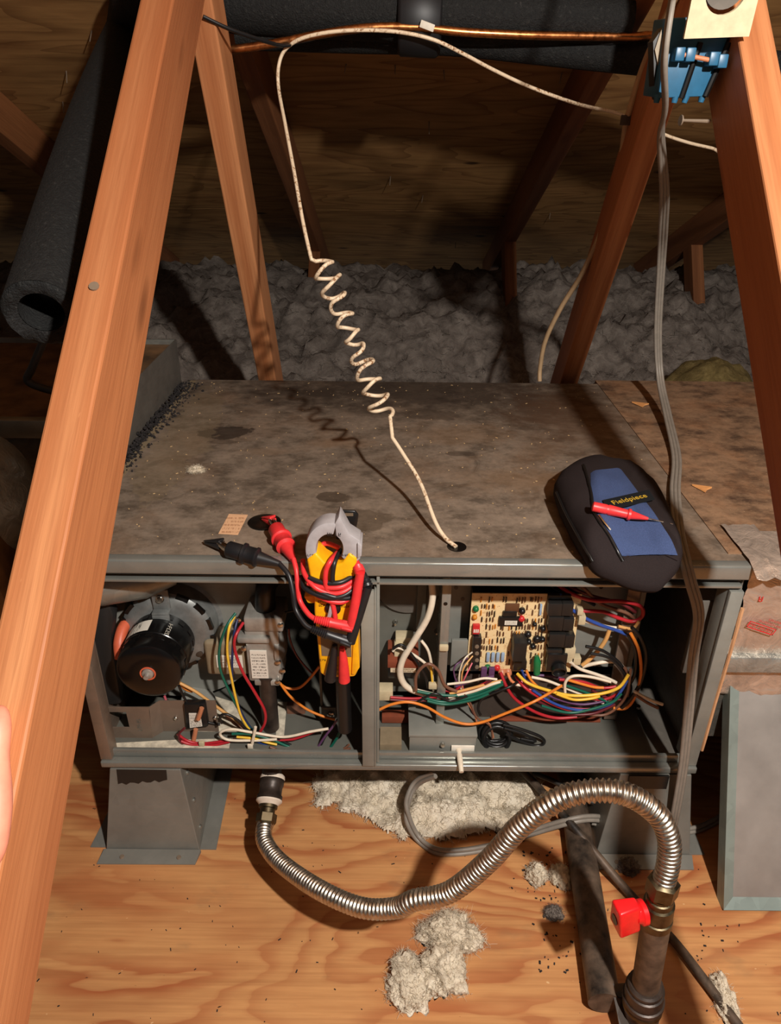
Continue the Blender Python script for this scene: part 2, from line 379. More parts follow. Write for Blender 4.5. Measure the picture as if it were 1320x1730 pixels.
def text_mesh(name, s, size, depth, mat, frame, parent, shear=0, label=None):
    c = bpy.data.curves.new(name, 'FONT'); c.body = s; c.size = size; c.extrude = depth; c.align_x = 'CENTER'; c.align_y = 'CENTER'; c.shear = shear; c.resolution_u = 3
    o = bpy.data.objects.new(name, c); COL.objects.link(o); dg = bpy.context.evaluated_depsgraph_get()
    me = bpy.data.meshes.new_from_object(o.evaluated_get(dg)); bpy.data.objects.remove(o); bpy.data.curves.remove(c)
    me.materials.clear(); me.materials.append(MATS[mat]); me.name = name
    return put(name, me, frame, parent, label)
def frame(o, x, y):
    x = Vector(x).normalized(); y = Vector(y); y = (y - x*y.dot(x)).normalized(); z = x.cross(y); o = Vector(o)
    return Matrix(((x.x, y.x, z.x, o.x), (x.y, y.y, z.y, o.y), (x.z, y.z, z.z, o.z), (0, 0, 0, 1)))
def nz(x, y, z, s): return noise.noise(Vector((x*s, y*s, z*s)))
def fbm(x, y, z, s, o=4):
    t = 0; a = 1
    for i in range(o): t += a*nz(x, y, z, s); s *= 2.1; a *= .5
    return t
_gr = random.Random(21)
def marks(name, n, size, depth, mat, fr, parent, label=None):
    """a row of n print marks too small to read in the photo, as little strokes"""
    m = MB(); w_ = size*.62; x = -n*w_/2
    for k in range(n):
        cx = x + w_*(k+.5); h = size*.33; t_ = size*.075; hw_ = w_*.34
        m.box((cx-hw_, -h, 0), (cx-hw_+t_*1.3, h, depth))
        for y in _gr.sample((-h, -t_/2, h-t_), _gr.choice((1, 2, 2))): m.box((cx-hw_, y, 0), (cx+hw_, y+t_, depth))
        if _gr.random() < .5: m.box((cx+hw_-t_*1.3, -h if _gr.random() < .5 else 0, 0), (cx+hw_, h, depth))
    return m.build(name, mat, parent, smooth=0, frame=fr, label=label)

# ================================================================== THE SETTING
MB().box((-2.2, -1.8, -.018), (2.2, .95, 0)).build('floor', 'plywood_floor', kind='structure', smooth=0)
ROOF_Y, ROOF_Z, ROOF_S = .75, 1.182, .44
def roof_z(y): return ROOF_Z - ROOF_S*(y-ROOF_Y)
SL = Vector((0, 1, -ROOF_S)).normalized(); RN = Vector((0, -ROOF_S, -1)).normalized()   # down the slope / underside normal
def at_roof(px, py):
    d = ray(px, py); p0 = Vector((0, ROOF_Y, ROOF_Z)); return CAM + d*((p0-CAM).dot(RN)/d.dot(RN))
seam = (at_roof(800, 357) - Vector((0, ROOF_Y, ROOF_Z))).dot(SL); seam_x = .379
ceil = empty('ceiling', (0, ROOF_Y, ROOF_Z), kind='structure')
for (s0, s1) in ((seam-1.22, seam-.0015), (seam+.0015, seam+1.22), (seam-2.44, seam-1.223)):
    for (x0, x1) in ((seam_x-2.438, seam_x-.002), (seam_x+.002, seam_x+2.438)):
        fr = frame(Vector((0, ROOF_Y, ROOF_Z)), (1, 0, 0), SL)   # local z = up out of the slope
        MB().box((x0, s0, 0), (x1, s1, .012)).build('roof_sheet', 'plywood_roof', ceil, smooth=0, frame=fr)

def member(name, X0, a, b, h, mat, parent, off=0, th=.038):
    """lumber in a truss plane from a to b (both (Y, Z)), depth h, thickness th in X starting at X0"""
    A = Vector((X0+th/2, a[0], a[1])); B = Vector((X0+th/2, b[0], b[1])); d = (B-A)
    fr = frame(A, d, Vector((1, 0, 0)))
    m = MB().box((0, -th/2, -h/2+off), (d.length, th/2, h/2+off))
    return m.build(name, mat, parent, smooth=0, bevel=.0025, frame=fr)
def chord(X0, parent, mat):
    c = .0445
    o = lambda y: (y + c*ROOF_S/math.hypot(1, ROOF_S), roof_z(y) - .097 + c/math.hypot(1, ROOF_S))
    member('top_chord', X0, o(-1.4), o(2.3), .089, mat, parent)
LB = lambda y: (y - .0445*.623, .8125+.796*y + .0445*.782)
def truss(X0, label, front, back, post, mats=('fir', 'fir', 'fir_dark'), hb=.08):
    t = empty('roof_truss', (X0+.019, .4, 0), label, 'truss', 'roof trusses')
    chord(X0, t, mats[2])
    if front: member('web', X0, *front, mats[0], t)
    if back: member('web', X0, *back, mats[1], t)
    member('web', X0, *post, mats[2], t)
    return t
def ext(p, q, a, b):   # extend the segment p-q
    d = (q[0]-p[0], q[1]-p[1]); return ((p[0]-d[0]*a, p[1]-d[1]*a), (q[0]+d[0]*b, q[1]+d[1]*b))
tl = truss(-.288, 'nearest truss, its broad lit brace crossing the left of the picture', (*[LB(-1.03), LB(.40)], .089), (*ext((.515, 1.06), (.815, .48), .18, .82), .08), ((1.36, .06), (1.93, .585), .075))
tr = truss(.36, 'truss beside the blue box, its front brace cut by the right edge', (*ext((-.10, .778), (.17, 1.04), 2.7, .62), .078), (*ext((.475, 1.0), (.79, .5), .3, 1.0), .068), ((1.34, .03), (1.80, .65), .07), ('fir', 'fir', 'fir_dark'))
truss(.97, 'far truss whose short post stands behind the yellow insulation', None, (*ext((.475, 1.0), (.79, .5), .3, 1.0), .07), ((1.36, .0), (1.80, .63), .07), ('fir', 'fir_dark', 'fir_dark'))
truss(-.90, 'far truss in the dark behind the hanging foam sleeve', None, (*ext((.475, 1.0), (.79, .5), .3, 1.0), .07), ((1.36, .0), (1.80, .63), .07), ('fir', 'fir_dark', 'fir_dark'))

# nails: through the roof deck, one in each front brace
def nail(p, d, L, label, group=None, r=.0016, head=True):
    d = Vector(d).normalized(); m = MB().cyl(p, Vector(p)+d*L, r, r*.7, 8)
    if head: m.cyl(Vector(p)+d*L, Vector(p)+d*(L+.0015), r*2.6, None, 10)
    return tag(m.build('nail', 'nail_steel'), label, 'nail', group)
for (px, py) in ((660, 298), (715, 330), (585, 108), (668, 110), (770, 410), (905, 300), (725, 205), (950, 122), (155, 52), (106, 172), (112, 120), (930, 360), (750, 118)):
    nail(at_roof(px, py), RN + Vector((random.uniform(-.2, .2), random.uniform(-.2, .2), 0)), random.uniform(.018, .03), 'bent nail tip poking down through the roof plywood', 'nails through the roof deck', .0013, False)
nail(at(1200, 205, X=.36), (-1, -.1, .02), .034, 'long steel nail sticking out of the right front brace', None, .0022)
_n = at(180, 523, X=-.272); _p = Vector((-.272, *LB(0)))
nrm = Vector((0, -.623, .782)); QL = Vector((0, *LB(0))) + nrm*.0445
_n = at(180, 523, X=-.270); _n = _n - nrm*((_n-QL).dot(nrm)) ; nail(_n - nrm*.004, nrm, .0045, 'round nail head sunk in the broad left brace', None, .0018)

# loose glass fibres sticking out of insulation
def fibres(parent, pts, n, ln, r, mat, seed=1):
    rr = random.Random(seed); V = []; Fc = []
    for k in range(n):
        p = Vector(rr.choice(pts)) + Vector((rr.gauss(0, .002), rr.gauss(0, .002), 0)); d = Vector((rr.gauss(0, 1), rr.gauss(0, 1), rr.gauss(.25, .6))).normalized()
        b = Vector((rr.gauss(0, 1), rr.gauss(0, 1), rr.gauss(0, .7))); L_ = ln*rr.uniform(.5, 1.4); s = d.orthogonal().normalized(); s2 = d.cross(s); o_ = len(V)
        for q in (-.5, 0, .5, 1):
            c = p + d*(L_*q*.6) + b*(L_*.35*(q-.2)**2); rq = r*(1.0 if q < .9 else .3)
            V += [c+s*rq, c-s*rq*.5+s2*rq*.87, c-s*rq*.5-s2*rq*.87]
        for i in range(3):
            for e in range(3): Fc.append((o_+i*3+e, o_+i*3+(e+1) % 3, o_+i*3+3+(e+1) % 3, o_+i*3+3+e))
    return MB().add(V, Fc).build('fibres', mat, parent, smooth=180, kind='stuff')
# blown insulation banked up behind the furnace
def bank(name, x0, x1, y0, y1, nx, ny, zf, mat, keep=None):
    vs = []; fs = []
    for j in range(ny+1):
        for i in range(nx+1):
            x = x0+(x1-x0)*i/nx; y = y0+(y1-y0)*j/ny; vs.append((x, y, zf(x, y)))
    for j in range(ny):
        for i in range(nx):
            q = (j*(nx+1)+i, j*(nx+1)+i+1, (j+1)*(nx+1)+i+1, (j+1)*(nx+1)+i)
            if keep is None or all(keep(*vs[k]) for k in q): fs.append(q)
    return MB().add(vs, fs).build(name, mat, smooth=180)
def zbank(x, y):
    t = min(1, max(0, (y-.85)/1.0)); t = t*t*(3-2*t)
    z = .20 + .30*t + .05*fbm(x, y, 0, 5) + .045*abs(fbm(x, y, 3, 11)) + .016*fbm(x, y, 7, 38, 3)
    if y < .9: z -= (.9-y)*.9
    return min(max(z, .012), roof_z(y)-.02)
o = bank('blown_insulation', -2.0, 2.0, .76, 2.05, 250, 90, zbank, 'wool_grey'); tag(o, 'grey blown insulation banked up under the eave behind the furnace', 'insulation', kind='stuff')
PB = [(x, y, zbank(x, y)) for x, y in ((random.uniform(-.9, 1.2), random.uniform(.9, 1.75)) for _ in range(3000))]; fibres(o, PB, 7000, .03, .0005, 'wool_grey', 2)
def zyel(x, y):
    r = ((x-.80)/.22)**2 + ((y-1.02)/.24)**2; return .47*max(0, 1-r)**.5 + .02*fbm(x, y, 1, 16) if r < 1 else -.05
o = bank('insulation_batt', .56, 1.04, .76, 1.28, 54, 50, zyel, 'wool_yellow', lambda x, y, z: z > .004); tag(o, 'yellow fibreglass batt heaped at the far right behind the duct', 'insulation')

# ================================================================== FURNACE
XL, XR, D, ZB, ZT = -.418, .45, .716, .15, .506
stained('furnace_top', (124, 110, 96), (86, 74, 62), (122, 94, 70),
        [(-.285-.016, .42-.358, .044, .032, .8, (44, 34, 28)), (-.082-.016, .175-.358, .022, .017, .75, (62, 50, 38)), (-.035-.016, .11-.358, .04, .03, .55, (66, 52, 36)),
         (.02, .29, .5, .17, .8, (52, 42, 35)), (.26, .2, .1, .16, .6, (58, 42, 32)), (-.2, .27, .12, .06, .6, (56, 46, 38)), (.06, .16, .05, .03, .5, (66, 54, 44)), (.10, -.02, .03, .012, .6, (60, 48, 38)), (-.19, -.1, .03, .012, .4, (70, 58, 48)), (-.30, .02, .03, .01, .5, (64, 52, 42)), (.33, .15, .16, .2, .5, (92, 66, 46)), (.1, .06, .1, .06, .35, (128, 98, 68)), (-.1, .02, .07, .03, .4, (124, 94, 66)),
         (-.22, -.02, .06, .02, .35, (130, 104, 80)), (.18, -.12, .12, .05, .4, (126, 96, 66)), (-.37, .06, .05, .25, .35, (134, 116, 90))], .9)
stained('duct_top', (134, 106, 82), (78, 58, 44), (150, 104, 70),
        [(-.02, .2, .3, .1, .5, (84, 64, 50)), (.05, -.02, .2, .08, .4, (160, 114, 74)), (-.15, -.2, .12, .1, .4, (96, 72, 54))])
fur = empty('furnace', ((XL+XR)/2, D/2, ZB), 'open horizontal gas furnace with a stained top and bare wiring', 'furnace')
def part(mb, name, mat, parent=None, **k): return mb.build(name, mat, parent or fur, **k)
top = part(MB().box((XL, .006, ZT-.012), (XR-.0005, D, ZT)), 'top_panel', 'furnace_top', smooth=0)
part(MB().box((XL, 0, ZT-.0205), (XR, .016, ZT+.0004)), 'top_rim', 'cab_edge', bevel=.0028, seg=3)
part(MB().box((XL+.004, .004, .471), (XR-.006, .014, .4755)), 'inner_lip', 'cab_edge', bevel=.001)
part(MB().box((XL+.002, .0145, .4755), (XR-.004, .018, .487)), 'rim_web', 'cab_inside', smooth=0)
part(MB().box((XL, 0, ZB), (XR, .0125, .1615)), 'bottom_rail', 'cab_edge', bevel=.0022, seg=3)
part(MB().box((XL+.004, .0125, ZB), (XR-.012, .0185, .1735)), 'rail_lip', 'cab_edge', bevel=.0014)
part(MB().box((XL, .0185, ZB), (.393, D, .164)), 'bottom_panel', 'cab_green', smooth=0)
part(MB().box((.393, .03, ZB), (XR, D, .152)), 'recess_floor', 'cab_inside', smooth=0)
part(MB().box((XL, .004, .162), (XL+.0165, .028, .4935)).box((XL, .028, .162), (XL+.002, .12, .4935)), 'corner_post', 'cab_brown', bevel=.0012)
part(MB().box((XR-.0185, .004, .1625), (XR-.001, .012, .4655)).box((XR-.0185, .012, .1625), (XR-.0165, .04, .4655)).box((XR-.003, .012, .1625), (XR-.001, .04, .49)), 'corner_post', 'cab_grey', bevel=.0012)
part(MB().box((-.0365, -.0035, .1625), (-.0195, .0035, .4655)).box((-.0195, -.0035, .1625), (-.0168, .045, .4655)).box((-.0168, .004, .1625), (-.0125, .0065, .486)).box((-.0365, .0035, .1625), (-.0345, .03, .4655)), 'centre_post', 'cab_grey', bevel=.001)
part(MB().box((XL, .12, ZB), (XL+.002, D, .494)), 'end_wall', 'cab_inside', smooth=0)
part(MB().box((XR-.003, .04, ZB), (XR-.001, D, .494)), 'end_wall', 'cab_inside', smooth=0)
part(MB().box((XL, D-.002, ZB), (XR, D, .494)), 'back_wall', 'cab_inside', smooth=0)
part(MB().box((XL+.002, .30, .164), (-.014, .303, .494)), 'firewall', 'cab_inside', smooth=0)
part(MB().box((-.0165, .045, .164), (-.0145, .30, .494)), 'partition', 'cab_grey', smooth=0)
# small bracket on the right end wall
part(MB().box((XR-.03, .05, .30), (XR-.003, .053, .42)).box((XR-.034, .045, .30), (XR-.028, .055, .42)), 'end_bracket', 'cab_inside', bevel=.001)
# --- top fittings
_h = at(772, 924, Z=ZT); part(MB().lathe(_h, (0, 0, 1), [(-.004, .0125), (.0006, .0125), (.0006, .0085)]), 'cable_hole', 'black_paint', label='black round cable hole')
_h = at(447, 883, Z=ZT); part(MB().lathe(_h, (0, 0, 1), [(0, .0222), (.0016, .0222), (.0022, .0205), (.0012, .019), (.0012, .002)], 32), 'knockout_plug', 'black_paint', label='black round plug disc')
_q = [at(*p, Z=ZT+.0006) for p in ((387, 868.5), (419, 870), (402, 904), (369, 902))]
part(MB().prism(_q, (0, 0, .0003)), 'warning_label', 'label_peach', smooth=0, label='peach paper label with faded print')
part(MB().box((XL, .006, ZT), (XL+.012, D-.01, ZT+.0012)), 'seam_strip', 'beige_dark', smooth=0)
# --- inducer housing, motor
MX, MZ = -.325, .326
part(MB().lathe((MX-.005, .115, .335), (0, 1, 0), [(0, .15), (.05, .15), (.06, .13)], 48), 'inducer_housing', 'cab_grey', label='grey round inducer housing')
_a, _b = at(120, 992, Y=.045), at(262, 978, Y=.075)
part(MB().lathe(_a + Vector((-.06, -.01, 0)), _b-_a, [(0, .031), (.10, .031), (.155, .027), (.195, .012), (.198, .004)], 28), 'flue_elbow', 'galv', label='shiny steel flue elbow')
ring = part(MB().lathe((MX+.006, .078, MZ+.008), (0, 1, 0), [(0, .051), (.003, .060), (.008, .0655), (.034, .0675), (.037, .073), (.041, .073)], 40), 'motor_ring', 'ring_grey', label='grey vented motor ring')
for k in range(14):
    a = 2*math.pi*(k+.5)/14; c = Vector((MX+.006+math.cos(a)*.0625, .0848, MZ+.008+math.sin(a)*.063))
    MB().obox(c, (.018, .006, .007), Matrix.Rotation(-(a+math.pi/2), 3, 'Y')).build('vent_slot', 'black_paint', ring, smooth=0)
mot = part(MB().lathe((MX, .002, MZ), (0, 1, 0), [(0, .008), (-.0008, .02), (.0005, .038), (.004, .0432), (.009, .0448), (.030, .0450), (.031, .0460), (.056, .0460), (.057, .045), (.078, .045), (.080, .043)], 44), 'blower_motor', 'motor_black', smooth=30, label='black cylindrical draft blower motor')
MB().lathe((MX, .0035, MZ), (0, -1, 0), [(0, .0108), (.003, .0108), (.003, .0090), (.001, .0085)], 24).build('oil_ring', 'orange_tube', mot, label='red ring round the shaft')
MB().lathe((MX, .004, MZ), (0, -1, 0), [(0, .0085), (.005, .0075), (.006, .004), (.012, .0035)], 20).build('shaft', 'cast_alu', mot)
def shell_patch(name, r, a0, a1, y0, y1, mat, par, n=10):
    vs = []; fs = []
    for k in range(n+1):
        a = rad(a0+(a1-a0)*k/n)
        for y in (y0, y1): vs.append((MX+math.cos(a)*r, y, MZ+math.sin(a)*r))
    for k in range(n): fs.append((2*k, 2*k+1, 2*k+3, 2*k+2))
    return MB().add(vs, fs).build(name, mat, par, smooth=60)
shell_patch('rating_label', .0464, 95, 160, .036, .060, 'label_white', mot)
for k in range(16):
    a = 2*math.pi*k/16
    for y, r in ((.070, .0448), (.0265, .0448)):
        MB().obox((MX+math.cos(a)*r, y, MZ+math.sin(a)*r), (.009, .006, .002), Matrix.Rotation(-(a+math.pi/2), 3, 'Y')).build('vent_slot', 'black_paint', mot, smooth=0)
# stencilled number on the motor shell
_a = rad(62); _c = Vector((MX+math.cos(_a)*.0462, .045, MZ+math.sin(_a)*.0462))
marks('stencil_number', 5, .0085, .0001, 'bone', frame(_c, (0, -1, 0), Vector((math.cos(_a), 0, math.sin(_a))).cross(Vector((0, -1, 0)))), mot)
# bracket on the ring with screw, side lug
_c = Vector((MX+.008, .118, MZ+.075)); br = part(MB().box((MX-.006, .064, MZ+.0500), (MX+.018, .096, MZ+.054)).box((MX-.006, .074, MZ+.054), (MX+.018, .078, MZ+.086)).box((MX-.006, .064, MZ+.040), (MX+.018, .068, MZ+.050)), 'motor_bracket', 'ring_grey', bevel=.001)
MB().lathe((MX+.006, .074, MZ+.072), (0, -1, 0), [(0, .006), (.002, .006), (.002, .0045), (.005, .0042)], 12).build('screw', 'chrome', br)
_l = at(335, 1100, Y=.085); lug = part(MB().box(_l-Vector((.012, .003, .010)), _l+Vector((.012, .004, .010))), 'motor_lug', 'ring_grey', bevel=.002)
MB().lathe(_l-Vector((-.002, .003, 0)), (0, -1, 0), [(0, .006), (.003, .006), (.004, .003)], 12).build('screw', 'old_iron', lug)
part(MB().tube(smooth_path(pix([(226, 1046, .10), (210, 1058, .08), (202, 1085, .06), (204, 1112, .05)])), .0085, 12), 'pressure_tube', 'orange_tube', label='orange rubber pressure tube')
# black rubber boot at the left wall
_q = [at(*p, Y=.06) for p in ((150, 1010), (185, 1022), (192, 1040), (188, 1085), (197, 1140), (205, 1190), (165, 1195), (148, 1150))]
part(MB().prism(_q, (0, .02, 0)), 'rubber_boot', 'rubber', bevel=.004, label='black rubber boot')
# bent bracket plate with a window, rollout switch
def pl(px, py, Y): return at(px, py, Y=Y)
def quad_plate(mb, pts, Y, th):   # pts: px corners on plane Y, thickness back
    return mb.prism([at(*p, Y=Y) for p in pts], (0, th, 0))
m = MB(); Yp = .046
for q in (((172, 1195), (252, 1195), (252, 1203), (174, 1203)), ((174, 1203), (180, 1203), (186, 1229), (178, 1229)), ((213, 1203), (252, 1203), (256, 1229), (219, 1229)), ((178, 1229), (256, 1229), (258, 1251), (183, 1251))): quad_plate(m, q, Yp, .0015)
a0, a1, b0, b1 = at(252, 1195, Y=Yp), at(258, 1251, Y=Yp), at(269, 1184, Y=.060), at(277, 1240, Y=.060)
m.prism([a0, b0, b1, a1], (0, .0015, 0)); m.prism([b0, at(364, 1184, Y=.060), at(370, 1236, Y=.060), b1], (0, .0015, 0))
plate = part(m, 'switch_bracket', 'cab_brown', smooth=20, label='bent brown metal bracket plate')
part(MB().prism([at(240, 1251, Y=.05), at(252, 1251, Y=.05), at(249, 1271, Y=.046), at(243, 1271, Y=.046)], (0, .004, 0)), 'bracket_tab', 'cab_brown', smooth=0)
for (px, py) in ((297, 1213), (364, 1212)): MB().lathe(at(px, py, Y=.0595), (0, -1, 0), [(0, .0035), (.0015, .0035), (.003, .002)], 12).build('screw', 'chrome', plate)
marks('stamped_marks', 5, .0085, .0003, 'galv', frame(at(235, 1224, Y=.0455), (0, 0, 1), (-1, 0, .0)), plate)
_q = [at(*p, Y=.052) for p in ((310, 1190), (346, 1190), (352, 1228), (315, 1232))]
sw = part(MB().prism(_q, (0, .012, 0)), 'rollout_switch', 'black_plastic', bevel=.002, label='black plastic safety switch')
MB().prism([at(*p, Y=.0515) for p in ((319, 1205), (338, 1205), (342, 1227), (321, 1230))], (0, .0008, 0)).build('switch_label', 'label_white', sw, smooth=0)
part(MB().tube([at(341, 1196, Y=.046), at(335, 1215, Y=.044)], .0035, 10), 'terminal_sleeve', 'w_copper')
part(MB().tube([at(331, 1232, Y=.044), at(327, 1252, Y=.04)], .0035, 10), 'terminal_sleeve', 'w_copper')
# capacitor behind bracket
part(MB().lathe(at(335, 1190, Y=.10), (.2, -.3, 1), [(-.03, .026), (.012, .026), (.014, .024)], 26), 'pressure_switch', 'cab_grey', label='round grey pressure switch')
# instruction sheet on the cabinet floor
for q in (((186, 1256), (300, 1250), (390, 1248), (386, 1272), (184, 1271)), ((316, 1162), (400, 1188), (412, 1236), (330, 1236)), ((470, 1186), (485, 1186), (480, 1245), (466, 1245))):
    part(MB().prism([at(*p, Z=.1645) for p in q], (0, 0, .0005)), 'paper_sheet', 'paper_old', smooth=0, label='stained paper sheet on the cabinet floor')
# --- gas valve
VY = .062
def pbox(x0, y0, x1, y1, Y, dep, mb=None):
    """box whose front face fills the pixel rectangle on plane Y (upright in the room)"""
    c = at((x0+x1)/2, (y0+y1)/2, Y=Y); L = at(x0, (y0+y1)/2, Y=Y).x; R = at(x1, (y0+y1)/2, Y=Y).x
    zt = at((x0+x1)/2, y0, Y=Y).z; zb = at((x0+x1)/2, y1, Y=Y).z
    return (mb or MB()).box((L, Y, zb), (R, Y+dep, zt))
gv = part(pbox(416, 1062, 474, 1152, VY, .05), 'gas_valve', 'valve_grey', bevel=.004, label='grey cast gas valve')
pbox(412, 1044, 478, 1068, VY-.003, .055).build('valve_head', 'cast_alu', gv, bevel=.003)
pbox(400, 1078, 456, 1088, VY-.006, .02).build('valve_rib', 'valve_grey', gv, bevel=.003)
pbox(346, 1085, 418, 1142, VY+.012, .045).build('valve_cap', 'beige_dark', gv, bevel=.006, seg=3)
pbox(424, 1100, 452, 1146, VY-.0022, .002).build('valve_label', 'label_white', gv, smooth=0)
pbox(366, 1108, 410, 1128, VY+.0105, .0012).build('valve_label', 'label_white', gv, smooth=0)
_c = at(476, 1085, Y=VY+.025); MB().lathe(_c-Vector((.006, 0, 0)), (1, 0, 0), [(0, .03), (.006, .029), (.012, .02), (.014, .008)], 24).build('regulator_dome', 'cast_alu', gv)
for (px, py) in ((474, 1055), (470, 1118), (478, 1132), (470, 1151), (403, 1046), (412, 1095)):
    MB().lathe(at(px, py, Y=VY-.001), (0, -1, 0), [(0, .0042), (.003, .0042), (.004, .002)], 12).build('screw', 'chrome', gv)
MB().lathe(at(448, 1056, Y=VY+.022), (0, 0, 1), [(-.01, .022), (.012, .022), (.016, .018), (.017, .014)], 24).build('outlet_collar', 'valve_grey', gv)
pbox(430, 1150, 472, 1159, VY-.002, .05).build('valve_foot', 'valve_grey', gv, bevel=.002)
_p = [at(450, 1052, Y=.084), at(448, 1010, Y=.084), at(452, 985, Y=.09), at(470, 970, Y=.11), at(500, 966, Y=.15)]
part(MB().tube(smooth_path(_p), .0145, 16), 'outlet_pipe', 'black_plastic', label='black pipe elbow above the valve')
_x = at(457, 1200, Y=.075).x
part(MB().tube([(_x, .07, .268), (_x, .07, .12)], .0125, 18), 'inlet_pipe', 'iron_black', label='black iron gas inlet pipe')
# burner odds and ends in the dark: manifold, bracket with bolt, black lead tube
part(MB().tube([at(470, 1208, Y=.12), at(615, 1205, Y=.12)], .009, 12), 'manifold', 'iron_black')
bk = part(pbox(540, 1196, 568, 1214, .075, .004).box(at(540, 1160, Y=.08)-Vector((.0, 0, .04)), at(540, 1160, Y=.08)+Vector((.004, .004, .03))), 'burner_bracket', 'cab_green', bevel=.001)
MB().lathe(at(559, 1206, Y=.0745), (0, -1, 0), [(0, .006), (.004, .006), (.005, .004)], 6).build('bolt', 'chrome', bk)
part(MB().prism([at(*p, Y=.07) for p in ((548, 1245), (562, 1236), (582, 1260), (578, 1272), (545, 1272))], (0, .003, 0)), 'burner_shield', 'cab_green', smooth=0)
part(MB().tube([at(579, 1135, Y=.02), at(583, 1232, Y=.02)], .0105, 16), 'lead_tube', 'black_plastic', label='black tube beneath the meter')
part(pbox(485, 1192, 516, 1230, .10, .01), 'coil_box', 'w_brown', bevel=.002)
# --- transformer plate and transformer
part(MB().prism([at(*p, Y=.115) for p in ((640, 968), (748, 968), (748, 1160), (738, 1168), (654, 1168), (641, 1158))], (0, .0015, 0)), 'transformer_plate', 'cab_green', smooth=0)
_c = at(690, 1000, Y=.110); part(MB().lathe((_c.x, .112, .40), (0, 1, 0), [(-.004, .046), (0, .048), (.002, .05)], 36), 'duct_knockout', 'cab_inside', smooth=30, label='dark round knock-out in the plate')
part(MB().box((at(705, 1000, Y=.105).x, .100, .33), (at(714, 1000, Y=.105).x+.006, .112, .455)), 'plate_flange', 'cab_green', bevel=.001)
tf = part(pbox(656, 1128, 707, 1147, .062, .048), 'transformer', 'black_plastic', bevel=.002, label='small black and beige transformer')
pbox(655, 1117, 708, 1129, .060, .05).build('core', 'rust', tf, bevel=.001)
pbox(666, 1100, 690, 1118, .07, .03).build('bobbin', 'beige', tf, bevel=.002)
pbox(668, 1078, 699, 1102, .09, .02).build('bobbin', 'beige', tf, bevel=.002)
pbox(660, 1124, 703, 1136, .0612, .001).build('transformer_label', 'label_tan', tf, smooth=0)
for (px, py) in ((668, 1050), (738, 1066)): part(MB().lathe(at(px, py, Y=.1145), (0, -1, 0), [(0, .004), (.0015, .004), (.004, .002), (.008, .0018)], 10), 'screw', 'chrome')
# slotted upright
up_ = part(MB().box((at(745, 1050, Y=.045).x, .045, .165), (at(760, 1050, Y=.045).x, .048, .48)).box((at(745, 1050, Y=.045).x, .048, .165), (at(745, 1050, Y=.045).x+.002, .112, .48)), 'channel_upright', 'cab_edge', bevel=.0008)
MB().lathe(at(753, 1020, Y=.0448), (0, -1, 0), [(0, .0028), (.0004, .0028)], 12).build('slot_hole', 'black_paint', up_)
MB().obox(at(750, 1094, Y=.042), (.013, .006, .010)).build('cable_clip', 'beige', up_, bevel=.002)
# --- control plate, dark lower face, rusty edge
cp = part(MB().box((at(760, 1000, Y=.112).x, .112, .255), (.37, .1145, .494)), 'control_plate', 'cab_grey', smooth=0)
for (px, py) in ((771, 993), (782, 1012), (826, 976), (820, 984), (890, 992), (1016, 992)): MB().lathe(at(px, py, Y=.1118), (0, -1, 0), [(0, .003), (.0004, .003)], 12).build('plate_hole', 'black_paint', cp)
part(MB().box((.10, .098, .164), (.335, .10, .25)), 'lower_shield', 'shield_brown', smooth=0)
part(MB().box((.16, .088, .164), (.33, .098, .168)), 'rust_edge', 'rust', bevel=.001)
part(MB().box((-.01, .08, .166), (.035, .095, .180)), 'rust_block', 'rust', bevel=.001)
part(pbox(762, 1082, 800, 1134, .08, .006), 'shield_tab', 'cab_grey', bevel=.001)
part(MB().box((.335, .09, .17), (.352, .094, .494)), 'plate_return', 'cab_brown', smooth=0)
part(MB().box((.352, .094, .164), (.356, .5, .494)), 'blower_partition', 'cab_inside', smooth=0)
part(MB().lathe(at(1078, 1195, Z=.164), (0, 0, 1), [(0, .005), (.003, .004), (.004, .002)], 12), 'screw', 'chrome')
# --- junction box with toggle switch
_a = at(691, 1279, Y=.024); _b = at(803, 1277, Y=.024)
jb = part(MB().box((_a.x, .024, .164), (_b.x, .098, .198)), 'junction_box', 'cab_grey', bevel=.0015, label='grey junction box on the cabinet floor')
MB().box((_a.x-.001, .0225, .194), (_b.x+.001, .099, .199)).build('box_lid', 'cab_grey', jb, bevel=.001)
MB().lathe(at(748, 1257, Y=.0225), (0, -1, 0), [(0, .0035), (.004, .003)], 10).build('screw', 'chrome', jb)
_c = at(782, 1266, Y=.022); MB().obox(_c, (.034, .003, .015)).build('switch_plate', 'white_plastic', jb, bevel=.0008)
MB().tube([_c+Vector((-.006, -.001, 0)), _c+Vector((-.005, -.018, -.004)), _c+Vector((-.004, -.034, -.010))], [.0042, .0042, .0034], 12).build('switch_toggle', 'w_white', jb, smooth=60)
part(MB().box((-.012, .024, .166), (.02, .06, .178)), 'floor_block', 'beige_dark', smooth=0)
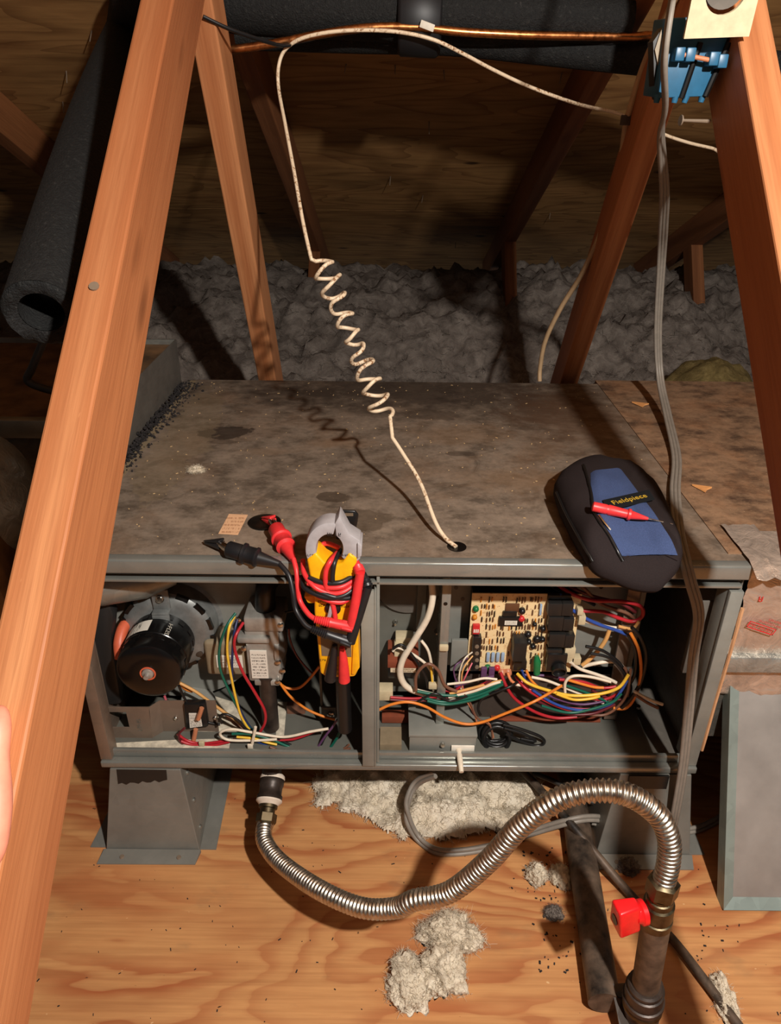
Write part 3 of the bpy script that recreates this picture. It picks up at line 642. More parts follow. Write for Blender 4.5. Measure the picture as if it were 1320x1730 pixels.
# --- control board
BY = .078; bx0, bx1 = at(798, 1003, Y=BY).x, at(984, 1003, Y=BY).x; bz1, bz0 = at(860, 1003, Y=BY).z, at(860, 1134, Y=BY).z
cb = part(MB().box((bx0, BY, bz0), (bx1, BY+.0018, bz1)), 'control_board', 'circuit_board', smooth=0, label='tan control circuit board')
part(MB().box((bx0+.002, BY+.002, bz0+.004), (bx1-.002, .112, bz1-.004)), 'board_standoff', 'black_paint', smooth=0)
def comp(x0, y0, x1, y1, h, name, mat, bevel=.0008, **k): return pbox(x0, y0, x1, y1, BY-h, h).build(name, mat, cb, bevel=bevel, **k)
for (x0, y0, x1, y1) in ((927, 1020, 950, 1041), (950, 1020, 969, 1041), (927, 1043, 952, 1066), (952, 1046, 970, 1066), (928, 1072, 955, 1094), (955, 1074, 971, 1094)):
    r = comp(x0, y0, x1, y1, .016, 'relay', 'relay_black'); 
    pbox(x0+4, y0+5, x1-4, y1-6, BY-.0163, .0003).build('relay_print', 'label_black', r, smooth=0) if 'label_black' in MATS else None
comp(925, 1098, 950, 1106, .014, 'relay', 'relay_black'); comp(925, 1106, 958, 1134, .016, 'plug_block', 'black_plastic'); comp(926, 1006, 965, 1018, .006, 'relay', 'relay_black')
_c = at(944, 1128, Y=BY-.016); MB().lathe(_c, (0, -1, -.3), [(0, .011), (.008, .011), (.009, .009), (.004, .008)], 20).build('round_plug', 'black_plastic', cb)
comp(868, 1087, 890, 1118, .024, 'relay', 'relay_black'); comp(868, 1118, 890, 1133, .012, 'plug_block', 'black_plastic')
comp(843, 1043, 884, 1058, .004, 'chip', 'black_plastic'); comp(850, 1034, 874, 1042, .004, 'chip', 'black_plastic'); pbox(853, 1049, 874, 1056, BY-.0044, .0004).build('chip_label', 'label_white', cb, smooth=0)
comp(854, 1020, 878, 1034, .002, 'display_header', 'comp_brown'); comp(798, 1078, 812, 1134, .012, 'terminal_strip', 'black_plastic')
for k in range(4): MB().lathe(at(806, 1092+k*11.5, Y=BY-.012), (0, -1, 0), [(0, .0032), (.0015, .003), (.0016, .001)], 10).build('terminal_screw', 'nail_steel', cb)
comp(799, 1057, 811, 1072, .006, 'dip_switch', 'comp_red'); 
for k in range(3): pbox(800.5+k*3.2, 1064, 802.6+k*3.2, 1069, BY-.0068, .001).build('dip_lever', 'white_plastic', cb, smooth=0)
def dome(px, py, r, h, name, mat): return MB().lathe(at(px, py, Y=BY), (0, -1, 0), [(0, r), (h*.6, r), (h*.85, r*.8), (h, r*.3)], 14).build(name, mat, cb)
dome(804, 1027, .0042, .007, 'indicator_lamp', 'comp_green'); dome(802, 1041, .0036, .006, 'indicator_lamp', 'comp_orange'); dome(881, 1044, .0045, .006, 'crystal', 'comp_red'); dome(882, 1030, .0045, .008, 'capacitor', 'black_plastic')
for k in range(4): pbox(822+k*8.3, 1104, 828+k*8.3, 1119, BY-.005, .004).build('resistor', 'comp_blue', cb, bevel=.0015)
for (px, py, m_) in ((824, 1126, 'comp_green'), (840, 1127, 'comp_red')): dome(px, py, .0045, .006, 'capacitor', m_)
MB().tube([at(907, 1108, Y=BY-.008), at(908, 1118, Y=BY-.010), at(907, 1138, Y=BY-.010)], [.003, .0055, .005], 12).build('capacitor', 'comp_green', cb, smooth=60)
for (px, py) in ((818, 1138), (831, 1138)): pbox(px-5, py-8, px+5, py+8, BY-.012, .006).build('fuse', 'w_purple', cb, bevel=.001)
for (px, py) in ((848, 1132), (858, 1132)): MB().lathe(at(px, py, Y=BY-.002), (0, -1, -.6), [(0, .006), (.006, .006), (.009, .004)], 14).build('spade_cap', 'w_copper', cb)
for (px, py, s) in ((948, 1062, 0), (892, 1070, 6), (893, 1082, 5), (907, 1078, 7), (868, 1082, 5), (878, 1078, 5), (900, 1090, 5), (917, 1060, 5), (903, 1052, 4), (916, 1078, 5)):
    if s: dome(px, py, .0008*s, .007, 'capacitor', 'black_plastic')
comp(912, 1022, 916, 1040, .004, 'resistor', 'comp_blue')
m = MB(); m2 = MB(); m3 = MB(); rr = random.Random(3)
for row in range(10):
    y = 1014+row*11.6
    for k in range(24):
        x = 814 + k*4.6 + rr.uniform(-1, 1)
        if x > 918 or rr.random() < .3 or (840 < x < 888 and 1018 < y < 1058) or (816 < x < 856 and y > 1100) or (864 < x < 894 and y > 1082): continue
        yy = y + rr.uniform(-1.5, 1.5); L = rr.uniform(5, 8.5)
        pbox(x-.9, yy-L/2, x+.9, yy+L/2, BY-.0026, .0026, rr.choice((m, m, m, m2, m3)))
m.build('small_components', 'comp_brown', cb, smooth=0, kind='stuff'); m2.build('small_components', 'black_plastic', cb, smooth=0, kind='stuff'); m3.build('small_components', 'comp_orange', cb, smooth=0, kind='stuff')
# white connector blocks right of the relays
for (x0, y0, x1, y1) in ((978, 1042, 990, 1056), (976, 1030, 986, 1040), (954, 1096, 972, 1120), (966, 1112, 982, 1124)): part(pbox(x0, y0, x1, y1, BY-.012, .012), 'connector', 'beige', bevel=.001)
part(pbox(640, 1168, 664, 1184, .05, .02), 'connector', 'beige', bevel=.001)

# --- wiring inside the furnace, every wire its own part
def wire(mat, pts, r=.0017, label=None, name='wire', n=8): 
    return MB().tube(smooth_path(pix(pts), 7), r, n).build(name, mat, fur, smooth=80, label=label)
COLN = {'w_red': 'red', 'w_white': 'white', 'w_green': 'green', 'w_yellow': 'yellow', 'w_blue': 'blue', 'w_navy': 'dark blue', 'w_black': 'black', 'w_orange': 'orange', 'w_brown': 'brown', 'w_tan': 'tan',
        'w_purple': 'purple', 'w_pink': 'pink', 'w_copper': 'copper-coloured', 'w_maroon': 'maroon', 'w_peach': 'peach'}
def Y(l, y): return [(a, b, y) if len(q) == 0 else (a, b, q[0]) for a, b, *q in l]
L = [
 ('w_green', .0019, .045, [(398, 1036, .06), (382, 1060), (371, 1095), (372, 1130), (386, 1165), (403, 1198), (424, 1230), (450, 1250), (490, 1262)]),
 ('w_yellow', .0019, .043, [(396, 1042, .06), (387, 1062), (384, 1100), (390, 1140), (400, 1185), (410, 1215), (430, 1240), (466, 1256)]),
 ('w_navy', .0019, .045, [(402, 1044, .06), (395, 1075), (392, 1130), (395, 1165), (408, 1205), (432, 1238), (470, 1258), (515, 1264)]),
 ('w_red', .0022, .042, [(411, 1052, .06), (398, 1075), (397, 1098), (410, 1135), (432, 1172), (447, 1200), (448, 1220), (440, 1236)]),
 ('w_white', .0021, .030, [(555, 1231), (525, 1236), (480, 1245), (430, 1238), (390, 1232), (372, 1239), (386, 1250), (430, 1251), (468, 1249)]),
 ('w_green', .0021, .033, [(392, 1240), (420, 1240), (455, 1248), (490, 1262), (520, 1268), (552, 1266), (566, 1252), (576, 1234)]),
 ('w_yellow', .0019, .031, [(400, 1245), (430, 1248), (450, 1254), (468, 1258)]),
 ('w_blue', .0019, .036, [(432, 1252), (452, 1258), (480, 1266), (510, 1272), (540, 1270)]),
 ('w_red', .0021, .036, [(300, 1240), (318, 1252), (345, 1256), (400, 1250), (480, 1250), (505, 1246), (535, 1234)]),
 ('w_red', .0021, .032, [(306, 1252), (325, 1258), (360, 1259), (388, 1253)]),
 ('w_maroon', .0019, .034, [(312, 1230), (302, 1242), (310, 1258), (330, 1262), (360, 1262)]),
 ('w_brown', .0019, .026, [(456, 1262), (490, 1274), (520, 1278), (560, 1274), (592, 1264)]),
 ('w_brown', .0018, .030, [(500, 1268), (545, 1274), (578, 1266), (590, 1258)]),
 ('w_black', .0019, .036, [(375, 1222), (372, 1210), (384, 1207), (404, 1218), (420, 1234), (460, 1244), (500, 1262), (535, 1266), (550, 1244), (566, 1224)]),
 ('w_purple', .0018, .034, [(536, 1264), (548, 1246), (562, 1228), (570, 1216)]),
 ('w_orange', .0020, .070, [(468, 1150), (484, 1162), (505, 1162), (522, 1148), (540, 1126)]),
 ('w_orange', .0020, .065, [(472, 1152), (490, 1176), (515, 1196), (540, 1208), (566, 1216)]),
 ('w_maroon', .0016, .080, [(488, 1062), (490, 1080), (500, 1105), (515, 1125), (530, 1140)]),
 ('w_black', .0016, .080, [(470, 1036), (495, 1032), (512, 1028)]),
 ('w_tan', .0024, .070, [(304, 1154), (330, 1168), (355, 1186), (380, 1204), (395, 1214), (412, 1230)]),
 ('w_orange', .0024, .075, [(302, 1152), (314, 1164), (326, 1168)]),
 ('w_black', .0020, .058, [(302, 1158), (312, 1180), (325, 1200), (345, 1218), (372, 1224)]),
 ('w_brown', .0021, .055, [(380, 1206), (396, 1222), (414, 1234), (430, 1246)]),
 ('w_pink', .0019, .05, [(278, 1176, .07), (284, 1190, .07), (296, 1198, .07)]),
 # right compartment, left part
 ('w_orange', .0021, .030, [(641, 1199), (662, 1190), (690, 1186), (720, 1194), (752, 1212), (785, 1223), (815, 1220), (855, 1205), (905, 1184), (950, 1158, .06)]),
 ('w_white', .0048, .055, [(729, 976, .06), (731, 1010), (722, 1045), (700, 1082), (680, 1116), (677, 1142), (690, 1162), (722, 1173), (762, 1180), (778, 1182)]),
 ('w_white', .0022, .06, [(712, 1082, .064), (724, 1100), (730, 1130), (731, 1150), (733, 1166)]),
 ('w_white', .0022, .06, [(664, 1100, .06), (672, 1094), (695, 1104), (720, 1122), (732, 1140)]),
 ('w_black', .0022, .055, [(664, 1096), (680, 1090), (700, 1112), (718, 1140), (724, 1162)]),
 ('w_brown', .0024, .045, [(703, 1166), (704, 1140), (722, 1122), (740, 1132), (752, 1158), (772, 1168)]),
 ('w_yellow', .0018, .055, [(728, 1122), (730, 1145), (732, 1162)]),
 ('w_red', .0019, .048, [(660, 1178), (700, 1180), (745, 1176), (790, 1166), (825, 1152)]),
 ('w_maroon', .0019, .046, [(660, 1182), (700, 1184), (750, 1180), (800, 1166), (830, 1150)]),
 ('w_white', .0019, .050, [(756, 1156), (790, 1152), (818, 1146), (840, 1148)]),
 ('w_purple', .0019, .052, [(770, 1160), (800, 1150), (835, 1142)]),
 ('w_tan', .0021, .046, [(760, 1172), (800, 1162), (830, 1154), (848, 1150)]),
 ('w_white', .0021, .044, [(758, 1178), (800, 1168), (832, 1156), (846, 1152)]),
 ('w_green', .0023, .044, [(705, 1168), (740, 1174), (790, 1174), (820, 1164), (850, 1152)]),
 ('w_green', .0023, .042, [(715, 1178), (750, 1186), (795, 1178), (825, 1168), (850, 1156)]),
 ('w_green', .0021, .040, [(722, 1184), (755, 1190), (800, 1182), (826, 1172)]),
 ('w_black', .0018, .040, [(705, 1186), (735, 1172), (760, 1184), (790, 1176)]),
 ('w_red', .0018, .050, [(750, 1166), (765, 1168), (778, 1160)]),
 # thermostat pairs from the terminal strip down to the black bundle
 ('w_white', .0012, .055, [(798, 1102, .066), (786, 1112), (778, 1130), (776, 1152), (782, 1172)]),
 ('w_tan', .0012, .055, [(799, 1108, .066), (784, 1128), (780, 1150), (784, 1172)]),
 ('w_pink', .0012, .055, [(798, 1120, .066), (788, 1140), (782, 1156), (785, 1174)]),
 ('w_purple', .0012, .055, [(790, 1112, .066), (770, 1124), (768, 1142), (780, 1168)]),
 ('w_copper', .0014, .045, [(783, 1172), (790, 1186), (802, 1206), (808, 1222), (826, 1222), (834, 1246)]),
 ('w_brown', .0014, .043, [(785, 1172), (796, 1190), (806, 1212), (828, 1226), (832, 1248)]),
 ('w_red', .0012, .046, [(786, 1174), (794, 1192), (805, 1214)]),
 # wires under the board sweeping right
 ('w_red', .0024, .055, [(846, 1136, .064), (856, 1160), (872, 1182), (905, 1203), (940, 1213), (975, 1211)]),
 ('w_peach', .0021, .06, [(858, 1136, .064), (864, 1150), (878, 1158)]),
 ('w_white', .0021, .06, [(862, 1148, .07), (872, 1156), (882, 1158)]),
 ('w_yellow', .0024, .05, [(874, 1138, .064), (892, 1154), (925, 1166), (965, 1175), (1010, 1173), (1045, 1162), (1062, 1140)]),
 ('w_yellow', .0021, .047, [(940, 1172), (970, 1182), (1000, 1180), (1014, 1176)]),
 ('w_blue', .0019, .07, [(882, 1132, .066), (888, 1146), (905, 1162)]),
 ('w_orange', .0021, .06, [(889, 1132, .066), (900, 1152), (925, 1172), (950, 1182)]),
 ('w_red', .0021, .052, [(872, 1144, .07), (890, 1164), (930, 1188), (975, 1202), (1020, 1194)]),
 ('w_pink', .0021, .055, [(880, 1150, .07), (905, 1172), (950, 1194), (1000, 1198), (1035, 1186)]),
 ('w_blue', .0021, .050, [(900, 1166), (940, 1190), (985, 1200), (1030, 1190), (1048, 1170), (1060, 1150)]),
 ('w_green', .0021, .048, [(915, 1192), (960, 1204), (1000, 1198), (1035, 1186), (1050, 1172)]),
 ('w_maroon', .0021, .052, [(905, 1182), (950, 1204), (1000, 1206), (1040, 1190)]),
 ('w_purple', .0019, .056, [(890, 1150), (930, 1176), (980, 1190), (1025, 1184)]),
 ('w_white', .0022, .060, [(898, 1144), (925, 1150), (960, 1164), (1000, 1180), (1020, 1188)]),
 ('w_red', .0022, .060, [(945, 1148), (985, 1152), (1015, 1162), (1042, 1160)]),
 ('w_orange', .0022, .058, [(958, 1148), (1000, 1160), (1020, 1162)]),
 ('w_white', .0022, .055, [(955, 1172), (956, 1152), (970, 1142), (1000, 1144), (1032, 1152)]),
 ('w_green', .0020, .056, [(956, 1158), (985, 1168), (1010, 1178), (1030, 1188)]),
 ('w_brown', .0021, .054, [(985, 1206), (1020, 1208), (1044, 1194), (1060, 1170), (1066, 1130)]),
 ('w_red', .0020, .058, [(985, 1178), (1020, 1182), (1048, 1170)]),
 ('w_maroon', .0020, .060, [(1000, 1166), (1030, 1180), (1050, 1182)]),
 ('w_white', .0026, .070, [(964, 1118, .066), (980, 1130), (1010, 1140), (1035, 1150), (1055, 1162)]),
 ('w_white', .0028, .070, [(985, 1126, .075), (1010, 1120), (1040, 1118), (1056, 1132), (1062, 1150)]),
 ('w_tan', .0032, .075, [(1030, 1064), (1024, 1080), (1012, 1098), (996, 1114), (984, 1124)]),
 ('w_white', .0030, .08, [(980, 1046), (1000, 1052), (1030, 1060), (1060, 1062)]),
 ('w_blue', .0026, .075, [(946, 1004), (960, 1024), (985, 1042), (1015, 1056), (1045, 1066), (1066, 1076)]),
 ('w_red', .0028, .080, [(925, 974, .11), (960, 1000), (1000, 1014), (1050, 1016), (1082, 1024), (1086, 1040), (1070, 1050), (1045, 1044), (1020, 1034), (985, 1032)]),
 ('w_maroon', .0026, .085, [(938, 974, .11), (968, 994), (1004, 1008), (1050, 1020), (1074, 1034)]),
 ('w_brown', .0026, .085, [(960, 976, .10), (985, 992), (1015, 1020), (1060, 1036), (1078, 1052)]),
 ('w_black', .0026, .09, [(912, 974, .11), (945, 1000), (975, 1008), (1005, 1022)]),
 ('w_tan', .0024, .075, [(1080, 1050), (1068, 1062), (1045, 1058)]),
 ('w_black', .0028, .055, [(1068, 1060), (1084, 1080), (1092, 1110), (1084, 1150), (1066, 1180), (1050, 1196)]),
 ('w_orange', .0024, .055, [(1066, 1070), (1080, 1100), (1083, 1140), (1074, 1175), (1058, 1196), (1036, 1196)]),
 ('w_black', .0028, .06, [(1062, 1072), (1074, 1100), (1072, 1140), (1056, 1170), (1062, 1190)]),
 ('w_black', .0024, .065, [(990, 1092), (1020, 1100), (1050, 1124), (1066, 1160), (1060, 1180)]),
 ('w_black', .0022, .06, [(998, 1104), (1030, 1112), (1056, 1140), (1060, 1165)]),
 ('w_brown', .0024, .06, [(1056, 1128), (1064, 1148), (1060, 1176)]),
 ('w_white', .0024, .045, [(1072, 1168), (1090, 1178), (1108, 1186), (1120, 1190)]),
 ('w_brown', .0024, .043, [(1074, 1174), (1092, 1186), (1112, 1196)]),
 ('w_black', .0020, .050, [(880, 1148, .07), (862, 1160), (818, 1178), (808, 1196), (812, 1208)]),
 ('w_purple', .0022, .080, [(880, 1140), (930, 1142), (960, 1150)]),
]
for mat, r, y, p in L: wire(mat, [(q[0], q[1], q[2] if len(q) > 2 else y) for q in p], r, COLN[mat] + ' insulated wire')
# cable tie on the left bundle, clip, tags
part(MB().tube([at(432, 1228, Y=.026), at(426, 1258, Y=.024)], .0022, 8), 'cable_tie', 'w_white', label='white cable tie')
part(MB().obox(at(423, 1261, Y=.023), (.008, .003, .009)), 'cable_tie_head', 'w_white', bevel=.001)
part(MB().obox(at(732, 1158, Y=.052), (.014, .008, .010)), 'wire_clip', 'beige', bevel=.002)
part(MB().obox(at(341, 1256, Y=.03), (.008, .005, .008)), 'wire_clip', 'beige', bevel=.001)
# coiled black thermostat cord
m = MB()
for k in range(5):
    c = at(838, 1243, Y=.045) + Vector((random.uniform(-.004, .004), -.006+k*.004, random.uniform(-.004, .004))); pts = []
    for i in range(25):
        a = 2*math.pi*i/24; pts.append(c + Vector((math.cos(a)*(.019+.002*k*.5), math.sin(a)*.006, math.sin(a)*(.020-.0015*k))))
    m.tube(pts, .0032, 8)
part(m, 'cord_coil', 'w_black', smooth=80, label='bundled black thermostat cord')
for p in ([(850, 1224), (880, 1232), (912, 1244), (920, 1254), (908, 1260), (880, 1252), (854, 1240)], [(852, 1230), (885, 1240), (905, 1252), (880, 1248)], [(828, 1272), (845, 1268), (838, 1262)]):
    wire('w_black', [(a, b, .04) for a, b in p], .0024, 'black cord loop', 'cord_loop')

# ================================================================== SUPPORT STANDS
def stand(X0, X1, name, label, tape=True):
    """flared sheet-metal foot under the furnace: X0..X1 at the floor"""
    t = empty(name, ((X0+X1)/2, .05, 0), label, 'stand', 'furnace stands'); w = X1-X0; i = w*.14
    a = [(X0, -.024, 0), (X1, -.024, 0), (X1-.012, .20, 0), (X0+.012, .20, 0)]; zt = ZB-.002
    b = [(X0+i*1.1, .0, zt), (X1-i*.9, .0, zt), (X1-i*.9, .17, zt), (X0+i*1.1, .17, zt)]
    MB().hexa([Vector(p) for p in a+b]).build('body', 'galv_dull', t, smooth=0, bevel=.0012)
    MB().hexa([(X0-.006, -.047, 0), (X1-.002, -.046, 0), (X1+.002, -.0245, 0), (X0-.002, -.0245, 0), (X0-.006, -.047, .0016), (X1-.002, -.046, .0016), (X1+.002, -.0245, .006), (X0-.002, -.0245, .006)]).build('front_flange', 'galv_dull', t, smooth=0)
    MB().hexa([(X1-.001, -.02, 0), (X1+.024, -.02, 0), (X1+.016, .19, 0), (X1-.013, .19, 0), (X1-.001, -.02, .0016), (X1+.024, -.02, .0016), (X1+.016, .19, .0016), (X1-.013, .19, .0016)]).build('side_flange', 'galv_dull', t, smooth=0)
    MB().hexa([(X0-.026, -.018, 0), (X0-.003, -.018, 0), (X0-.003, .16, 0), (X0-.012, .16, 0), (X0-.026, -.018, .0016), (X0-.003, -.018, .0016), (X0-.003, .16, .0016), (X0-.012, .16, .0016)]).build('side_flange', 'galv_dull', t, smooth=0)
    for k in range(3):
        f = (k+.5)/3; p = Vector(a[1]).lerp(Vector(b[1]), f) + Vector((.0005, .022, 0))
        MB().lathe(p, (1, .1, .3), [(-.002, .004), (.0015, .0035), (.0025, .0015)], 10).build('rivet', 'galv', t)
    for f in (.2, .8): MB().lathe((X0+w*f, -.036, .003), (0, 0, 1), [(0, .004), (.002, .003)], 10).build('screw', 'nail_steel', t)
    if tape:
        n = 12; top_ = []; bot = []
        for k in range(n+1):
            x = X0+i*1.1+.010+(w-2*i-.03)*k/n; top_.append(Vector((x, -.0006, zt))); z = .123+.0022*math.sin(k*2.3)+.007*k/n; f = (zt-z)/zt
            bot.append(Vector((x, -.024*f-.0012, z)))
        MB().add(top_+bot, [(k, k+1, n+2+k, n+1+k) for k in range(n)]).build('tape', 'duct_tape', t, smooth=0, label='torn black tape')
    return t
stand(-.428, -.285, 'furnace_stand', 'flared sheet-metal stand with torn black tape, left of the gas hose')
stand(.318, .462, 'furnace_stand', 'flared sheet-metal stand in the shadow behind the gas hose arch', False)
o = at(1125, 1325, Y=-.001); MB().box((.352, -.004, .112), (.41, -.0005, ZB-.001)).build('tape_scrap', 'duct_tape', None, smooth=0); tag(bpy.data.objects['tape_scrap'], 'black tape scrap hanging under the right end of the furnace rail', 'tape')

# ================================================================== GAS LINE
g = empty('gas_connector', (.05, -.15, .1), 'corrugated stainless gas hose arching across the floor', 'gas hose')
HP = [at(450, 1390, Y=-.022), at(446, 1402, Y=-.036), at(449, 1425, Y=-.062), at(476, 1459, Y=-.105), at(540, 1503, Y=-.165), at(610, 1533, Y=-.20), at(668, 1534, Y=-.215), at(700, 1521, Y=-.222), at(760, 1507, Y=-.23),
      at(825, 1455, Y=-.235), at(880, 1395, Y=-.238), at(940, 1352, Y=-.24), at(1000, 1336, Y=-.243), at(1060, 1342, Y=-.247), at(1110, 1375, Y=-.252), at(1130, 1415, Y=-.256), at(1130, 1455, Y=-.259), at(1122, 1490, Y=-.262)]
path = smooth_path(HP, 30)
ds = [0]
for i in range(1, len(path)): ds.append(ds[-1]+(path[i]-path[i-1]).length)
tot = ds[-1]; pitch = .0056; nr = int(tot/pitch)*6; pts = []; rs = []; j = 0
for k in range(nr+1):
    s = tot*k/nr
    while j < len(ds)-2 and ds[j+1] < s: j += 1
    f = (s-ds[j])/max(1e-9, ds[j+1]-ds[j]); pts.append(path[j].lerp(path[j+1], min(1, f))); rs.append(.0112+.0013*math.sin(2*math.pi*(k % 6)/6))
MB().tube(pts, rs, 18).build('hose', 'stainless', g, smooth=80)
def stack(name, mat, par, a, d, prof, n=20, **k): return MB().lathe(a, d, prof, n).build(name, mat, par, **k)
d0 = (pts[12]-pts[0]).normalized(); a = pts[0] + d0*.004; fa = at(461, 1313, Y=.036); fd = (a-fa).normalized(); fl = (a-fa).length
def along(f0, f1, prof): return [(fl*(f0+(f1-f0)*t_), r_) for t_, r_ in prof]
stack('flare_nut', 'brass_dark', g, fa, fd, along(.76, 1.0, [(0, .0118), (.1, .0152), (.8, .0152), (1, .0125)]), 6, smooth=30)
stack('adapter', 'brass_dark', g, fa, fd, along(.54, .77, [(0, .0140), (.55, .0140), (.6, .0112), (1, .0112)]), 20, smooth=30)
d1 = (pts[-1]-pts[-7]).normalized(); b = pts[-1] - d1*.004
stack('flare_nut', 'brass_dark', g, b, d1, [(0, .0135), (.003, .0172), (.02, .0172), (.022, .014)], 6)
# black elbow under the cabinet, joining the inlet pipe
e = empty('pipe_elbow', (_x, .03, .05), 'black iron gas elbow with white pipe dope under the furnace', 'pipe fitting')
stack('elbow', 'iron_black', e, fa, fd, along(0, .52, [(0, .0165), (.08, .0185), (.35, .0185), (.42, .0172), (.72, .0172), (.78, .0192), (1, .0192)]), 24, smooth=50)
MB().tube([Vector((_x, .058, .149)), Vector((_x, .054, .132)), fa+fd*.004], .0150, 20).build('nipple', 'iron_black', e, smooth=50)
stack('pipe_dope', 'pipe_dope', e, fa, fd, along(-.06, .08, [(0, .0158), (.25, .0185), (.7, .0192), (1, .0175)]), 24)
stack('pipe_dope', 'pipe_dope', e, fa, fd, along(.49, .60, [(0, .0196), (.3, .0198), (.7, .0165), (1, .0142)]), 24)
# riser with shut-off valve
gx = Vector((.302, -.262, 0)); gb = b + d1*.022
gp = empty('gas_riser', (gb.x, gb.y, 0), 'dark gas riser pipe with a red-handled shut-off valve', 'gas pipe')
ax = (Vector((.315, -.262, 0)) - gb).normalized(); Lr = (Vector((.315, -.262, 0))-gb).length
stack('valve_body', 'brass_dark', gp, gb, ax, [(0, .0125), (.004, .0125), (.005, .014), (.012, .0145), (.014, .0165), (.034, .0165), (.035, .0155), (.037, .0155), (.038, .017), (.048, .017), (.049, .0158)], 24, smooth=30)
stack('riser_pipe', 'dirty_iron', gp, gb+ax*.047, ax, [(0, .0158), (Lr-.075, .0158)], 24)
stack('coupling', 'iron_black', gp, gb+ax*(Lr-.075), ax, [(-.014, .018), (-.012, .0205), (-.006, .0205), (-.005, .0225), (.012, .0225), (.013, .0245), (.019, .0245), (.020, .0225), (.03, .022)], 26, smooth=30)
stack('union_ring', 'brass_dark', gp, gb+ax*(Lr-.050), ax, [(0, .022), (.002, .0236), (.006, .0236), (.008, .022)], 26)
stack('lower_pipe', 'dirty_iron', gp, gb+ax*(Lr-.045), ax, [(0, .0215), (.046, .0215)], 26)
hc = gb+ax*.024; hd = Vector((-1, -.22, -.05)).normalized()
hdl = stack('handle_hub', 'valve_red', gp, hc+hd*.014, hd, [(0, .0075), (.003, .0135), (.008, .0135), (.010, .011), (.014, .010)], 24, label='red plastic valve handle')
hz_ = ax.cross(hd).normalized(); 
def HQ(u, v, w_): return hc + hd*u - ax*v + hz_*w_
MB().hexa([HQ(.024, -.018, -.010), HQ(.050, -.018, -.013), HQ(.050, -.018, .013), HQ(.024, -.018, .010), HQ(.026, .020, -.007), HQ(.052, .020, -.010), HQ(.052, .020, .010), HQ(.026, .020, .007)]).build('handle_lever', 'valve_red', hdl, bevel=.003, seg=3)
MB().lathe(hc+hd*.0515+ax*.001, hd, [(0, .006), (.0006, .006)], 16).build('handle_screw', 'black_plastic', hdl)
stack('valve_stem', 'cast_alu', gp, hc+hd*.008, hd, [(0, .006), (.012, .006)], 14)
# black drain pipe on the floor, with strap
dp = empty('drain_pipe', (.31, -.1, 0), 'grimy black iron pipe lying on the plywood beside the red valve', 'pipe')
pa = at(975, 1392, Z=.022); pb = at(1022, 1695, Z=.022); pd = (pb-pa).normalized()
MB().tube([pa-pd*.14, pa, pa.lerp(pb, .3), pa.lerp(pb, .6), pb], [.0205, .0205, .0212, .0205, .0205], 20).build('pipe', 'dirty_iron', dp, smooth=60)
st = MB(); c0 = at(1042, 1690, Z=.026)
st.prism([c0+Vector((-.006, .012, .012)), c0+Vector((.012, .012, .014)), c0+Vector((.014, -.030, .0)), c0+Vector((.006, -.055, -.014)), c0+Vector((-.002, -.055, -.016)), c0+Vector((-.005, -.02, .004))], (0, 0, .0018))
s_ = st.build('strap', 'old_iron', dp, smooth=0)
MB().lathe(c0+Vector((.002, .0, .0125)), (0, 0, 1), [(0, .0038), (.0008, .0038)], 12).build('strap_hole', 'black_paint', s_); MB().lathe(c0+Vector((.006, -.034, .0005)), (0, 0, 1), [(0, .003), (.0008, .003)], 12).build('strap_hole', 'black_paint', s_)
# thin brown tube running under the hose to the lower right
tb = pix([(880, 1300, 'z', .05), (905, 1325, 'z', .04), (955, 1380, 'z', .047), (1005, 1440, 'z', .03), (1060, 1505, 'z', .012), (1135, 1585, 'z', .010), (1190, 1655, 'z', .010), (1250, 1735, 'z', .010), (1300, 1800, 'z', .01)])
tag(MB().tube(smooth_path(tb, 6), .0062, 12).build('conduit_tube', 'dirty_iron', smooth=80), 'thin brown tube running diagonally under the hose to the lower right', 'tube')

# ================================================================== CORDS
def ribbon(pts, r, name, mat, label, cat, n=3, side=None, gap=1.75, twist=False):
    """flat cord made of n joined strands"""
    P = smooth_path(pts, 8); m = MB(); k = len(P)
    S = []
    for i in range(k):
        T = (P[min(i+1, k-1)]-P[max(i-1, 0)]).normalized(); s = Vector(side) if side else Vector((1, 0, 0))
        if twist: s = Vector((.12, 1, .3)).lerp(s, min(1, max(0, (i/k-.19)/.14)))
        s = (s - T*s.dot(T))
        S.append(s.normalized() if s.length > 1e-4 else Vector((0, 1, 0)))
    for q in range(n): m.tube([p + s*((q-(n-1)/2)*r*gap) for p, s in zip(P, S)], r, 8)
    o = m.build(name, mat, smooth=80); return tag(o, label, cat)
ribbon([Vector((.325, .06, 1.47)), Vector((.318, .07, 1.36))] + pix([(1152, -90, .08), (1136, 0, .10), (1123, 100, .11), (1124, 180, .17), (1117, 230, .24), (1123, 320, .36), (1121, 380, .46), (1118, 440, .54), (1112, 560, .58), (1116, 640, .57), (1128, 700, 'z', .53), (1143, 770, 'z', .515),
             (1141, 830, 'z', .514), (1147, 900, 'z', .516), (1158, 948, 'z', .514), (1168, 985, -.014), (1181, 1040, -.018), (1172, 1110, -.018), (1164, 1200, -.018), (1154, 1300, -.018), (1138, 1390, -.018), (1128, 1418, .03), (1080, 1405, 'z', .012), (1000, 1385, 'z', .03)]),
       .0029, 'extension_cord', 'grey_cord', 'flat grey three-strand cord hanging in front of the right end of the furnace', 'cord', side=(1, .3, 0), twist=True)
